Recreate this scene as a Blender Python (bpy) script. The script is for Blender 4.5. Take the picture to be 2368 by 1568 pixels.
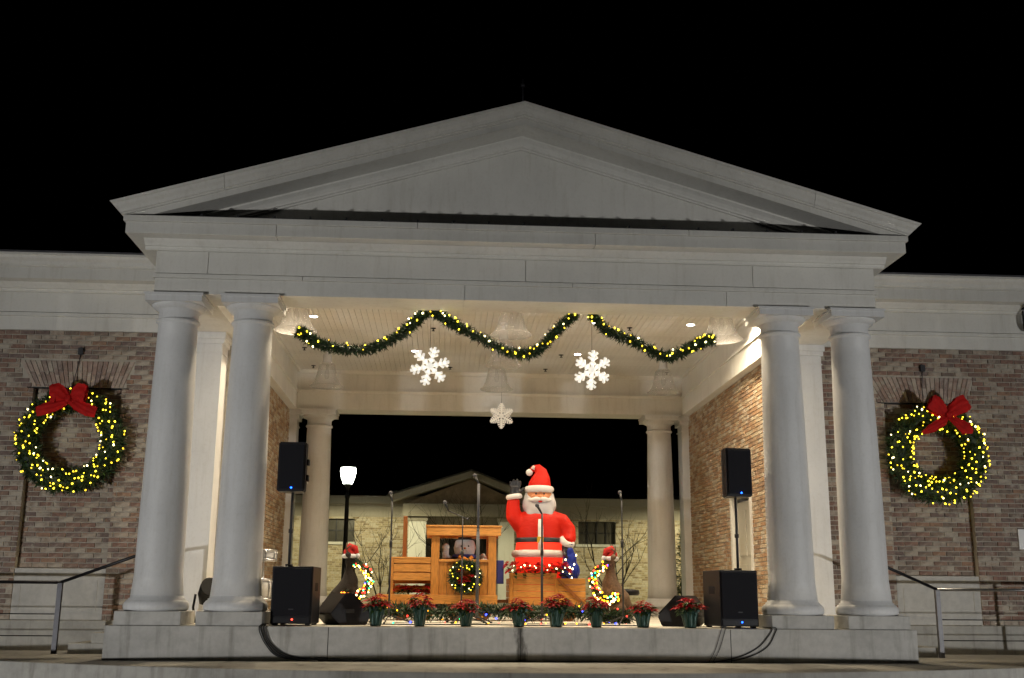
import bpy, bmesh, math, random
from mathutils import Vector, Matrix
R = math.radians
rnd = random.Random(7)
for o in list(bpy.data.objects): bpy.data.objects.remove(o)
S = bpy.context.scene
COL = S.collection

# ------------------------------------------------------------------ camera
CAM = Vector((-0.9862, -14.4558, 0.3741)); YAW, PIT, ROL, FOC = 0.0607, 0.2292, 0.0076, 1.0767
PW, PH = 2367.0, 1568.0
fw = Vector((math.sin(YAW)*math.cos(PIT), math.cos(YAW)*math.cos(PIT), math.sin(PIT)))
rt = Vector((math.cos(YAW), -math.sin(YAW), 0)); up = rt.cross(fw)
r2 = rt*math.cos(ROL)+up*math.sin(ROL); u2 = -rt*math.sin(ROL)+up*math.cos(ROL)
cam = bpy.data.cameras.new('camera'); camo = bpy.data.objects.new('camera', cam); COL.objects.link(camo)
camo.matrix_world = Matrix(((r2.x, u2.x, -fw.x, CAM.x), (r2.y, u2.y, -fw.y, CAM.y), (r2.z, u2.z, -fw.z, CAM.z), (0, 0, 0, 1)))
cam.sensor_width = 36; cam.sensor_fit = 'HORIZONTAL'; cam.lens = FOC*36; cam.clip_end = 2000; cam.clip_start = 0.05
S.camera = camo
def onscreen(p):
    d = Vector(p)-CAM; z = d.dot(fw)
    if z <= 0: return False
    u = PW/2+FOC*PW*d.dot(r2)/z; v = PH/2-FOC*PW*d.dot(u2)/z
    return 0 < u < PW and 0 < v < PH
# ------------------------------------------------------------------ night sky, moon, exposure
wd = bpy.data.worlds.new('World'); S.world = wd; wd.use_nodes = True
nt = wd.node_tree; bg = nt.nodes['Background']
sky = nt.nodes.new('ShaderNodeTexSky'); sky.sky_type = 'NISHITA'; sky.sun_disc = False
sky.sun_elevation = R(-14); sky.sun_rotation = R(200)
nt.links.new(sky.outputs[0], bg.inputs[0]); bg.inputs[1].default_value = 0.05
sn = bpy.data.lights.new('sun', 'SUN'); sn.energy = 0.004; sn.angle = R(0.5); sn.color = (0.85, 0.9, 1)
sno = bpy.data.objects.new('sun', sn); COL.objects.link(sno); sno.rotation_euler = (R(48), 0, R(-25))
S.view_settings.view_transform = 'Standard'; S.view_settings.look = 'None'
S.view_settings.gamma = 1; S.view_settings.exposure = 0; S.view_settings.use_curve_mapping = False
S.render.engine = 'CYCLES'
try:
    S.cycles.max_bounces = 8; S.cycles.transparent_max_bounces = 12; S.cycles.caustics_reflective = False; S.cycles.caustics_refractive = False
except Exception: pass
FLOOD = 2850; FLOODC = (1.0, 0.985, 0.95)
DOWN = 320; DOWNC = (1.0, 0.82, 0.565)

# ------------------------------------------------------------------ materials
def newmat(n):
    m = bpy.data.materials.new(n); m.use_nodes = True
    t = m.node_tree; b = t.nodes['Principled BSDF']; return m, t, b
def ramp(t, fac, stops):
    r = t.nodes.new('ShaderNodeValToRGB'); e = r.color_ramp.elements
    while len(e) < len(stops): e.new(0.5)
    for i, (p, c) in enumerate(stops): e[i].position = p; e[i].color = (*c, 1)
    t.links.new(fac, r.inputs[0]); return r.outputs[0]
def noise(t, scale, detail=4, rough=0.55, stretch=None):
    tc = t.nodes.new('ShaderNodeTexCoord'); n = t.nodes.new('ShaderNodeTexNoise')
    n.inputs['Scale'].default_value = scale; n.inputs['Detail'].default_value = detail; n.inputs['Roughness'].default_value = rough
    if stretch:
        mp = t.nodes.new('ShaderNodeMapping'); mp.inputs['Scale'].default_value = stretch
        t.links.new(tc.outputs['Object'], mp.inputs[0]); t.links.new(mp.outputs[0], n.inputs['Vector'])
    else: t.links.new(tc.outputs['Object'], n.inputs['Vector'])
    return n.outputs['Fac']
def mixc(t, a, b, f, mode='MIX'):
    m = t.nodes.new('ShaderNodeMix'); m.data_type = 'RGBA'; m.blend_type = mode
    for s, v in ((m.inputs[0], f), (m.inputs[6], a), (m.inputs[7], b)):
        if hasattr(v, 'is_linked'): t.links.new(v, s)
        elif isinstance(v, (int, float)): s.default_value = v
        else: s.default_value = (*v, 1)
    return m.outputs[2]
def bump(t, b, h, s, d=0.01):
    k = t.nodes.new('ShaderNodeBump'); k.inputs['Strength'].default_value = s; k.inputs['Distance'].default_value = d
    t.links.new(h, k.inputs['Height']); t.links.new(k.outputs[0], b.inputs['Normal'])
def sc(c, k): return tuple(min(1, x*k) for x in c)
def mat(n, c, rough=0.6, var=0.12, scale=6, bs=0.1, metal=0, stretch=None, spec=None):
    m, t, b = newmat(n)
    f = noise(t, scale, 5, 0.6, stretch)
    t.links.new(ramp(t, f, [(0.3, sc(c, 1-var)), (0.7, sc(c, 1+var*0.6))]), b.inputs['Base Color'])
    b.inputs['Roughness'].default_value = rough; b.inputs['Metallic'].default_value = metal
    if spec is not None: b.inputs['Specular IOR Level'].default_value = spec
    if bs: bump(t, b, noise(t, scale*12, 3), bs, 0.004)
    return m
def emit(n, c, s):
    m, t, b = newmat(n); b.inputs['Base Color'].default_value = (*sc(c, 0.8), 1)
    b.inputs['Emission Color'].default_value = (*c, 1); b.inputs['Emission Strength'].default_value = s
    try: m.cycles.emission_sampling = 'NONE'
    except Exception: pass
    return m
def m_concrete(n, c, stain=0.35, spots=True, streak=None):
    m, t, b = newmat(n)
    f = noise(t, 1.1, 8, 0.62); g = noise(t, 9, 6, 0.65); h = noise(t, 1.6, 5, 0.6, (3.5, 1, 0.35))
    c1 = ramp(t, f, [(0.28, sc(c, 1-stain)), (0.5, c), (0.75, sc(c, 1.12))])
    c2 = mixc(t, c1, ramp(t, g, [(0.3, (0.72,)*3), (0.6, (1, 1, 1))]), 0.6, 'MULTIPLY')
    c3 = mixc(t, c2, ramp(t, h, [(0.32, (0.45, 0.44, 0.4)), (0.46, (1, 1, 1))]), 0.55, 'MULTIPLY') if spots else c2
    if streak is not None:                       # a rust-black runoff streak below the middle joint
        tc = t.nodes.new('ShaderNodeTexCoord'); sx = t.nodes.new('ShaderNodeSeparateXYZ'); t.links.new(tc.outputs['Object'], sx.inputs[0])
        w = t.nodes.new('ShaderNodeMath'); w.operation = 'MULTIPLY_ADD'; w.inputs[1].default_value = 0.30; w.inputs[2].default_value = -0.15-streak; t.links.new(noise(t, 9, 5, 0.65, (1, 1, 0.35)), w.inputs[0])
        ad = t.nodes.new('ShaderNodeMath'); ad.operation = 'ADD'; t.links.new(sx.outputs[0], ad.inputs[0]); t.links.new(w.outputs[0], ad.inputs[1])
        ab = t.nodes.new('ShaderNodeMath'); ab.operation = 'ABSOLUTE'; t.links.new(ad.outputs[0], ab.inputs[0])
        c3 = mixc(t, c3, ramp(t, ab.outputs[0], [(0.012, (0.16, 0.155, 0.14)), (0.075, (1, 1, 1))]), 0.85, 'MULTIPLY')
    t.links.new(c3, b.inputs['Base Color']); b.inputs['Roughness'].default_value = 0.88
    bump(t, b, noise(t, 60, 6), 0.25, 0.004); return m
def m_paint(n, c):
    m, t, b = newmat(n)
    f = noise(t, 1.4, 7, 0.62, (1, 1, 0.7)); g = noise(t, 26, 4, 0.6); h = noise(t, 5, 6, 0.65, (2.2, 2.2, 0.22))
    c1 = ramp(t, f, [(0.30, sc(c, 0.88)), (0.60, c)])
    c2 = mixc(t, c1, ramp(t, g, [(0.25, (0.84, 0.83, 0.80)), (0.5, (1, 1, 1))]), 0.4, 'MULTIPLY')
    c3 = mixc(t, c2, ramp(t, h, [(0.30, (0.74, 0.72, 0.67)), (0.48, (1, 1, 1))]), 0.38, 'MULTIPLY')     # rain streaks
    t.links.new(c3, b.inputs['Base Color']); b.inputs['Roughness'].default_value = 0.55
    bump(t, b, noise(t, 90, 3), 0.1, 0.003); return m
def m_brick(n, c, smear):
    m, t, b = newmat(n)
    f = noise(t, 16, 5, 0.65); g = noise(t, 5.5, 6, 0.7)
    c1 = ramp(t, f, [(0.3, sc(c, 0.62)), (0.52, c), (0.75, sc(c, 1.3))])
    c2 = mixc(t, c1, (0.46, 0.41, 0.34), ramp(t, g, [(0.60-smear, (0, 0, 0)), (0.72-smear*0.6, (1, 1, 1))]))
    t.links.new(c2, b.inputs['Base Color']); b.inputs['Roughness'].default_value = 0.92
    bump(t, b, noise(t, 70, 5), 0.5, 0.006); return m
def m_wood(n, c, horiz=True):
    m, t, b = newmat(n)
    f = noise(t, 9, 6, 0.6, (0.7, 6, 6) if horiz else (6, 6, 0.7)); g = noise(t, 50, 4, 0.6, (0.3, 6, 6) if horiz else (6, 6, 0.3))
    c1 = ramp(t, f, [(0.28, sc(c, 0.62)), (0.5, c), (0.72, sc(c, 1.25))])
    t.links.new(mixc(t, c1, ramp(t, g, [(0.35, (0.75, 0.7, 0.62)), (0.6, (1, 1, 1))]), 0.6, 'MULTIPLY'), b.inputs['Base Color'])
    b.inputs['Roughness'].default_value = 0.5; bump(t, b, g, 0.2, 0.003); return m
def m_glass(n):
    m, t, b = newmat(n); out = t.nodes['Material Output']
    b.inputs['Base Color'].default_value = (0.55, 0.55, 0.56, 1); b.inputs['Roughness'].default_value = 0.08
    b.inputs['Specular IOR Level'].default_value = 0.9
    tl = t.nodes.new('ShaderNodeBsdfTranslucent'); tl.inputs[0].default_value = (0.85, 0.85, 0.86, 1)
    m1 = t.nodes.new('ShaderNodeMixShader'); m1.inputs[0].default_value = 0.45; t.links.new(b.outputs[0], m1.inputs[1]); t.links.new(tl.outputs[0], m1.inputs[2])
    tr = t.nodes.new('ShaderNodeBsdfTransparent'); mx = t.nodes.new('ShaderNodeMixShader')
    lw = t.nodes.new('ShaderNodeLayerWeight'); lw.inputs[0].default_value = 0.35
    rg = t.nodes.new('ShaderNodeMapRange'); rg.inputs[3].default_value = 0.11; rg.inputs[4].default_value = 0.46
    t.links.new(lw.outputs['Facing'], rg.inputs[0]); t.links.new(rg.outputs[0], mx.inputs[0])
    t.links.new(tr.outputs[0], mx.inputs[1]); t.links.new(m1.outputs[0], mx.inputs[2]); t.links.new(mx.outputs[0], out.inputs[0]); return m
def m_translucent(n, c, w=0.5, rough=0.5, wrinkle=0):
    m, t, b = newmat(n); out = t.nodes['Material Output']
    if wrinkle: bump(t, b, noise(t, 7, 4, 0.6, (1, 1, 2.6)), wrinkle, 0.03)
    b.inputs['Base Color'].default_value = (*c, 1); b.inputs['Roughness'].default_value = rough; b.inputs['Specular IOR Level'].default_value = 0.22
    tl = t.nodes.new('ShaderNodeBsdfTranslucent'); tl.inputs[0].default_value = (*c, 1)
    mx = t.nodes.new('ShaderNodeMixShader'); mx.inputs[0].default_value = w
    t.links.new(b.outputs[0], mx.inputs[1]); t.links.new(tl.outputs[0], mx.inputs[2]); t.links.new(mx.outputs[0], out.inputs[0]); return m

M = {}
M['paint'] = m_paint('white_paint', (0.72, 0.71, 0.67))
M['column'] = m_paint('column_paint', (0.70, 0.705, 0.71))
M['ceiling'] = m_paint('ceiling_paint', (0.73, 0.73, 0.71))
M['conc'] = m_concrete('stage_concrete', (0.50, 0.49, 0.465), 0.2)
M['stage'] = m_concrete('stage_face_concrete', (0.50, 0.49, 0.465), 0.2, True, 0.0)
M['conc2'] = m_concrete('apron_concrete', (0.40, 0.39, 0.36), 0.3)
M['floor'] = m_concrete('stage_floor', (0.68, 0.65, 0.57), 0.15, False)
M['stone'] = m_concrete('cast_stone', (0.52, 0.51, 0.48), 0.18, False)
M['mortar'] = mat('mortar', (0.46, 0.42, 0.355), 0.95, 0.2, 9, 0.5)
BR = [('brick_red', (0.235, 0.125, 0.095), 0.06), ('brick_brown', (0.215, 0.135, 0.105), 0.06), ('brick_plum', (0.175, 0.125, 0.115), 0.05),
      ('brick_orange', (0.29, 0.165, 0.105), 0.06), ('brick_pale', (0.36, 0.285, 0.225), 0.14), ('brick_limed', (0.34, 0.285, 0.235), 0.18), ('brick_umber', (0.18, 0.14, 0.115), 0.05)]
BM = [m_brick(n_, tuple(c_[i]*0.72+(0.29, 0.222, 0.178)[i]*0.28 for i in range(3)), k_) for n_, c_, k_ in BR]
IBM = [m_brick('warmlit_brick_tan', (0.37, 0.25, 0.145), 0.08), m_brick('warmlit_brick_orange', (0.33, 0.195, 0.105), 0.05), m_brick('warmlit_brick_cream', (0.43, 0.34, 0.225), 0.14), m_brick('warmlit_brick_brown', (0.26, 0.165, 0.10), 0.04)]  # stage side bricks: warmth of the lamp light put into their colours
ABM = [m_brick('arch_brick_pale', (0.42, 0.33, 0.28), 0.12), m_brick('arch_brick_pink', (0.34, 0.24, 0.20), 0.08), m_brick('arch_brick_dusty', (0.28, 0.21, 0.185), 0.08)]
FBM = [m_brick('far_brick_tan', (0.36, 0.30, 0.19), 0.06), m_brick('far_brick_buff', (0.42, 0.35, 0.24), 0.12), m_brick('far_brick_brown', (0.28, 0.22, 0.14), 0.0), m_brick('far_brick_cream', (0.47, 0.42, 0.32), 0.15)]
M['roof'] = mat('roof_metal', (0.035, 0.036, 0.04), 0.45, 0.2, 3, 0.05)
M['black'] = mat('black_plastic', (0.008, 0.008, 0.011), 0.5, 0.3, 20, 0.15, spec=0.25)
M['grille'] = mat('speaker_grille', (0.009, 0.009, 0.013), 0.7, 0.4, 160, 0.6, spec=0.2)
M['iron'] = mat('black_iron', (0.02, 0.02, 0.024), 0.38, 0.3, 12, 0.05, 0.6)
M['steel'] = mat('brushed_steel', (0.5, 0.5, 0.52), 0.28, 0.1, 30, 0.03, 1.0)
M['pole'] = mat('grey_metal', (0.030, 0.030, 0.036), 0.55, 0.2, 20, 0.03, 0.2)
M['stand'] = mat('dull_grey_metal', (0.085, 0.085, 0.095), 0.6, 0.2, 20, 0.03, 0.2)
M['rail'] = mat('galvanised_rail', (0.20, 0.20, 0.215), 0.55, 0.2, 8, 0.05, 0.35)
M['gutter'] = mat('gutter_metal', (0.30, 0.30, 0.33), 0.3, 0.2, 8, 0.03, 0.8)
M['wood'] = m_wood('cedar_horizontal', (0.66, 0.29, 0.065)); M['woodv'] = m_wood('cedar_vertical', (0.60, 0.25, 0.05), False)
M['woodd'] = m_wood('cedar_dark', (0.33, 0.115, 0.03), False)
M['needle'] = [mat('needle_deep', (0.014, 0.034, 0.012), 0.6, 0.4, 30, 0), mat('needle_mid', (0.026, 0.062, 0.020), 0.6, 0.4, 30, 0), mat('needle_bright', (0.045, 0.11, 0.035), 0.55, 0.4, 30, 0)]
M['red'] = m_translucent('red_bract', (0.46, 0.010, 0.016), 0.25, 0.55); M['red2'] = m_translucent('crimson_bract', (0.30, 0.006, 0.014), 0.25, 0.55)
M['leaf'] = m_translucent('dark_leaf', (0.03, 0.07, 0.018), 0.25, 0.5); M['leaf2'] = m_translucent('olive_leaf', (0.07, 0.10, 0.02), 0.25, 0.5)
M['foil'] = mat('green_foil', (0.006, 0.04, 0.028), 0.3, 0.35, 14, 0.5, 0.35)
M['ribbon'] = mat('red_ribbon', (0.50, 0.010, 0.009), 0.75, 0.3, 9, 0.25, spec=0.2)
M['flake'] = emit('white_acrylic_added_glow', (1.0, 0.96, 0.86), 0.62); M['flake2'] = emit('dim_acrylic_added_glow', (1.0, 0.93, 0.80), 0.22)  # glow added to the snowflake materials to raise their brightness
M['glass'] = m_glass('clear_bell_glass')
M['suit'] = m_translucent('red_nylon', (0.80, 0.034, 0.017), 0.40, 0.42, 0.5); M['fur'] = m_translucent('white_nylon', (0.80, 0.77, 0.74), 0.2, 0.6)
M['beard'] = m_translucent('grey_white_nylon', (0.62, 0.60, 0.61), 0.2, 0.6); M['skin'] = m_translucent('skin_nylon', (0.72, 0.30, 0.14), 0.15, 0.5)
M['glove'] = mat('black_nylon', (0.018, 0.018, 0.022), 0.4, 0.3, 10, 0.05); M['gold'] = mat('gold_vinyl', (0.65, 0.38, 0.04), 0.35, 0.15, 10, 0.03)
M['blue'] = m_translucent('blue_sack', (0.025, 0.045, 0.36), 0.15, 0.4); M['bluep'] = mat('blue_cloth', (0.05, 0.06, 0.30), 0.7, 0.2, 8, 0.1)
M['fawn'] = mat('fawn_plush', (0.17, 0.105, 0.065), 0.95, 0.35, 40, 0.6); M['darkfawn'] = mat('dark_plush', (0.025, 0.02, 0.018), 0.95, 0.3, 40, 0.6)
M['plush'] = mat('white_plush', (0.7, 0.69, 0.7), 0.95, 0.12, 40, 0.6); M['orange'] = mat('orange_felt', (0.6, 0.2, 0.02), 0.9, 0.2, 20, 0.2)
M['hat'] = mat('red_felt', (0.5, 0.02, 0.015), 0.9, 0.2, 30, 0.3)
M['bark'] = mat('grey_bark', (0.030, 0.025, 0.020), 0.9, 0.4, 14, 0.5)
M['door'] = mat('beige_door_paint', (0.44, 0.42, 0.35), 0.5, 0.1, 2, 0.03); M['dark'] = mat('dark_opening', (0.012, 0.012, 0.012), 0.4, 0.3, 3, 0)
M['lawn'] = mat('winter_lawn', (0.05, 0.06, 0.025), 0.95, 0.5, 2, 0.5); M['plaza'] = m_concrete('plaza_paving', (0.30, 0.285, 0.25), 0.2)
M['drum'] = mat('white_drum_shell', (0.7, 0.69, 0.68), 0.25, 0.08, 6, 0.02); M['sign'] = mat('white_sign', (0.8, 0.8, 0.8), 0.4, 0.05, 3, 0)
M['pinkstone'] = mat('pink_planter', (0.30, 0.17, 0.15), 0.9, 0.25, 14, 0.4)
M['dim'] = emit('dim_bulb', (1.0, 0.66, 0.03), 2.6); M['warm'] = emit('warm_bulb', (1.0, 0.74, 0.03), 7); M['white'] = emit('white_bulb', (1.0, 0.86, 0.40), 8)
M['led_blue'] = emit('blue_led', (0.01, 0.10, 1.0), 9); M['led_red'] = emit('red_led', (1.0, 0.05, 0.03), 8)
CB = [emit('bulb_red', (1.0, 0.03, 0.02), 6), emit('bulb_amber', (1.0, 0.40, 0.01), 6), emit('bulb_green', (0.01, 0.8, 0.28), 4), emit('bulb_blue', (0.03, 0.05, 1.0), 9), emit('bulb_ivory', (1.0, 0.80, 0.36), 8)]
def m_lantern(n, c, s_):
    m, t, b = newmat(n); out = t.nodes['Material Output']; e = t.nodes.new('ShaderNodeEmission'); e.inputs[0].default_value = (*c, 1); e.inputs[1].default_value = s_
    tr = t.nodes.new('ShaderNodeBsdfTransparent'); mx = t.nodes.new('ShaderNodeMixShader'); mx.inputs[0].default_value = 0.35
    t.links.new(tr.outputs[0], mx.inputs[1]); t.links.new(e.outputs[0], mx.inputs[2]); t.links.new(mx.outputs[0], out.inputs[0])
    m.cycles.emission_sampling = 'NONE'; return m
M['lens'] = emit('downlight_lens', (1.0, 0.95, 0.86), 30); M['lantern'] = m_lantern('lantern_glow', (0.93, 1.0, 0.84), 30)
M['wire'] = mat('black_cable', (0.012, 0.012, 0.012), 0.5, 0.3, 20, 0)

# ------------------------------------------------------------------ mesh helpers
def bx(bm, x0, x1, y0, y1, z0, z1, mi=0):
    v = [bm.verts.new((x, y, z)) for z in (z0, z1) for y in (y0, y1) for x in (x0, x1)]
    for q in ((0, 2, 3, 1), (4, 5, 7, 6), (0, 1, 5, 4), (2, 6, 7, 3), (0, 4, 6, 2), (1, 3, 7, 5)):
        bm.faces.new([v[i] for i in q]).material_index = mi
    return v
def box(x0, x1, y0, y1, z0, z1, bev=0):
    bm = bmesh.new(); bx(bm, x0, x1, y0, y1, z0, z1)
    if bev: bmesh.ops.bevel(bm, geom=bm.edges[:], offset=bev, segments=2, affect='EDGES', profile=0.5)
    return bm
def tube(bm, pts, rad, seg=8, mi=0, cap=True, flat=1.0):
    pts = [Vector(p) for p in pts]; n = len(pts); rings = []
    rr = rad if isinstance(rad, (list, tuple)) else [rad]*n
    ref = None
    for i, p in enumerate(pts):
        d = (pts[min(i+1, n-1)]-pts[max(i-1, 0)]).normalized()
        if ref is None: ref = Vector((0, 1, 0)) if abs(d.y) < 0.9 else Vector((1, 0, 0))
        s = d.cross(ref)
        if s.length < 1e-4: s = d.cross(Vector((1, 0.2, 0.3)))
        s.normalize(); w = s.cross(d).normalized(); ref = w
        rings.append([bm.verts.new(p+(s*math.cos(2*math.pi*k/seg)+w*flat*math.sin(2*math.pi*k/seg))*rr[i]) for k in range(seg)])
    for a, b in zip(rings, rings[1:]):
        for k in range(seg):
            f = bm.faces.new((a[k], a[(k+1) % seg], b[(k+1) % seg], b[k])); f.material_index = mi; f.smooth = True
    if cap:
        for r_, rv in ((rings[0], True), (rings[-1], False)):
            f = bm.faces.new(r_[::-1] if rv else r_); f.material_index = mi
def lathe(bm, prof, seg=32, c=(0, 0, 0), mi=0, sx=1, sy=1, smooth=True):
    rings = []
    for r_, z in prof:
        rings.append([bm.verts.new((c[0]+sx*r_*math.cos(2*math.pi*k/seg), c[1]+sy*r_*math.sin(2*math.pi*k/seg), c[2]+z)) for k in range(seg)])
    for a, b in zip(rings, rings[1:]):
        for k in range(seg):
            f = bm.faces.new((a[k], a[(k+1) % seg], b[(k+1) % seg], b[k])); f.material_index = mi; f.smooth = smooth
    if prof[0][0] > 1e-4: bm.faces.new(rings[0][::-1]).material_index = mi
    if prof[-1][0] > 1e-4: bm.faces.new(rings[-1]).material_index = mi
def ball(bm, c, r, sub=2, s=(1, 1, 1), rot=None, mi=0):
    m = Matrix.Translation(c) @ (rot.to_4x4() if rot else Matrix()) @ Matrix.Diagonal((s[0]*r, s[1]*r, s[2]*r, 1))
    g = bmesh.ops.create_icosphere(bm, subdivisions=sub, radius=1, matrix=m)
    for v in g['verts']:
        for f in v.link_faces: f.material_index = mi; f.smooth = True
def extrude_x(prof, x0, x1):
    """closed (y, z) outline swept from x0 to x1"""
    bm = bmesh.new(); a = [bm.verts.new((x0, y, z)) for y, z in prof]; b = [bm.verts.new((x1, y, z)) for y, z in prof]; n = len(prof)
    for i in range(n): bm.faces.new((a[i], a[(i+1) % n], b[(i+1) % n], b[i]))
    bm.faces.new(a[::-1]); bm.faces.new(b); bmesh.ops.recalc_face_normals(bm, faces=bm.faces[:]); return bm
def extrude_y(prof, y0, y1):
    bm = bmesh.new(); a = [bm.verts.new((x, y0, z)) for x, z in prof]; b = [bm.verts.new((x, y1, z)) for x, z in prof]; n = len(prof)
    for i in range(n): bm.faces.new((a[i], a[(i+1) % n], b[(i+1) % n], b[i]))
    bm.faces.new(a[::-1]); bm.faces.new(b); bmesh.ops.recalc_face_normals(bm, faces=bm.faces[:]); return bm
def mesh(name, bm, mats):
    me = bpy.data.meshes.new(name); bm.normal_update(); bm.to_mesh(me); bm.free()
    for m in (mats if isinstance(mats, (list, tuple)) else [mats]): me.materials.append(m)
    return me
def link(name, data, parent=None, loc=None):
    o = bpy.data.objects.new(name, data); COL.objects.link(o)
    if parent is not None: o.parent = parent
    if loc is not None: o.location = loc
    return o
def tag(o, label, cat, group=None):
    o['label'] = label; o['category'] = cat
    if group: o['group'] = group
    return o
def thing(name, label, cat, loc=(0, 0, 0), rz=0, group=None):
    o = bpy.data.objects.new(name, None); COL.objects.link(o); o.location = loc; o.rotation_euler = (0, 0, rz); o.empty_display_size = 0.2
    return tag(o, label, cat, group)
def obj(name, bm, mats, parent=None): return link(name, mesh(name, bm, mats), parent)
def wpart(name, bm, mats, root):
    """part modelled in world coordinates under an unrotated root (or under a wpart)"""
    o = obj(name, bm, mats, root); 
    if root.type == 'EMPTY': o.location = -root.location
    return o
def struct(name, bm, mats):
    o = obj(name, bm, mats); o['kind'] = 'structure'; return o
def copy_tree(o, parent=None):
    c = o.copy(); COL.objects.link(c); c.parent = parent
    for ch in list(o.children): copy_tree(ch, c)
    return c
def remesh(o, vox, sm=6):
    m = o.modifiers.new('remesh', 'REMESH'); m.mode = 'VOXEL'; m.voxel_size = vox; m.use_smooth_shade = True
    s = o.modifiers.new('smooth', 'SMOOTH'); s.factor = 0.5; s.iterations = sm
def bevel(o, w=0.004, seg=2):
    m = o.modifiers.new('bevel', 'BEVEL'); m.width = w; m.segments = seg; m.limit_method = 'ANGLE'
def bulb_mesh(name, m, r=0.013):
    bm = bmesh.new(); ball(bm, (0, 0, 0), r, 1, (1, 1, 1.35)); return mesh(name, bm, m)
BULB = {'dim': bulb_mesh('bulb_dim', M['dim']), 'warm': bulb_mesh('bulb_warm', M['warm']), 'white': bulb_mesh('bulb_white', M['white'])}
CBULB = [bulb_mesh('bulb_colour', m, 0.014) for m in CB]

# ------------------------------------------------------------------ brickwork
BL, BH, JT = 0.203, 0.0585, 0.0135; CH = BH+JT
def brick_bm(l, h, d=0.016, c=0.0035):
    bm = bmesh.new(); add_brick(bm, Matrix(), l, h, d, c, 0); return bm
def add_brick(bm, mx, l, h, d, c, mi):
    """front face looks along -Y; back edge sits in the mortar"""
    P = [(-l/2, 0.004, -h/2), (l/2, 0.004, -h/2), (l/2, 0.004, h/2), (-l/2, 0.004, h/2), (-l/2, -d+c, -h/2), (l/2, -d+c, -h/2), (l/2, -d+c, h/2), (-l/2, -d+c, h/2),
         (-l/2+c, -d, -h/2+c), (l/2-c, -d, -h/2+c), (l/2-c, -d, h/2-c), (-l/2+c, -d, h/2-c)]
    v = [bm.verts.new(mx @ Vector(p)) for p in P]
    for a in (0, 4):
        for i in range(4):
            j = (i+1) % 4; bm.faces.new((v[a+i], v[a+j], v[a+4+j], v[a+4+i])).material_index = mi
    bm.faces.new((v[8], v[9], v[10], v[11])).material_index = mi
def brick_wall(wall, u0, u1, z0, z1, frame, holes=(), mats=BM, wts=(4, 4, 3, 1.6, 3.4, 4.2, 3), keep=300, d=0.013, name='brick', seed=1):
    """running-bond wall; frame(u, z) gives the matrix of a brick centre. The nearest `keep` whole bricks in view are objects of their own."""
    rg = random.Random(seed); whole, rest = [], []
    nrow = int(round((z1-z0)/CH)); ch = (z1-z0)/nrow; bh = ch-JT
    for r_ in range(nrow):
        z = z0+ch*(r_+0.5); u = u0-(BL+JT)*(0.5 if r_ % 2 else 0)-(0.03*rg.random())
        while u < u1:
            spans = [(max(u, u0), min(u+BL, u1))]
            for (a, b, c0, c1) in holes:
                if c0-bh/2 < z < c1+bh/2-0.001:
                    ns = []
                    for (s, e) in spans:
                        if e <= a or s >= b: ns.append((s, e))
                        else:
                            if s < a: ns.append((s, a))
                            if e > b: ns.append((b, e))
                    spans = ns
            for (s, e) in spans:
                if e-s > 0.03:
                    k = rg.choices(range(len(mats)), wts[:len(mats)])[0]
                    it = ((s+e)/2, z, e-s, k)
                    (whole if e-s > BL-0.001 else rest).append(it)
            u += BL+JT
    def key(it):
        p = frame(it[0], it[1]) @ Vector((0, -0.02, 0)); return (0 if onscreen(p) else 1, (p-CAM).length)
    whole.sort(key=key); solo, more = whole[:keep], whole[keep:]
    proto = [mesh(name, brick_bm(BL, bh, d+0.002*(k % 3)), mats[k]) for k in range(len(mats))]
    for (u, z, l, k) in solo:
        o = link(name, proto[k], wall); o.matrix_local = frame(u+rg.uniform(-.002, .002), z+rg.uniform(-.0015, .0015)) @ Matrix.Rotation(rg.uniform(-.008, .008), 4, 'Y')
    bm = bmesh.new()
    for (u, z, l, k) in more+rest: add_brick(bm, frame(u, z+rg.uniform(-.0015, .0015)) @ Matrix.Rotation(rg.uniform(-.008, .008), 4, 'Y'), l, bh, d+rg.uniform(-.002, .003), 0.0035, k)
    o = obj(name+'work', bm, mats, wall); o['kind'] = 'stuff'
def front_frame(y): return lambda u, z: Matrix.Translation((u, y, z))

# ------------------------------------------------------------------ ground
H = 4.2
struct('lawn', box(-250, 250, -90, 400, -1.6, -1.22), M['lawn'])
struct('plaza', box(-60, 60, 9.75, 120, -1.1, -0.03), M['plaza'])
def arc_bm(R_, cx, yf, z0, z1, half=11.5, back=2.4):
    pts = []
    for i in range(61):
        x = -half+2*half*i/60; pts.append((x, yf+R_-math.sqrt(max(0, R_*R_-(x-cx)**2))))
    bm = bmesh.new(); out = pts+[(half, back), (-half, back)]
    a = [bm.verts.new((x, y, z0)) for x, y in out]; b = [bm.verts.new((x, y, z1)) for x, y in out]; n = len(out)
    for i in range(n): bm.faces.new((a[i], a[(i+1) % n], b[(i+1) % n], b[i]))
    bm.faces.new(b); bm.faces.new(a[::-1]); bmesh.ops.recalc_face_normals(bm, faces=bm.faces[:]); return bm
o = struct('apron', arc_bm(13.0, 0.45, -2.42, -1.3, -0.41), M['conc2']); bevel(o, 0.012)
o = struct('apron_step', arc_bm(14.0, 0.45, -3.5, -1.4, -0.84, 12.4), M['conc2']); bevel(o, 0.012)

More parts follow.
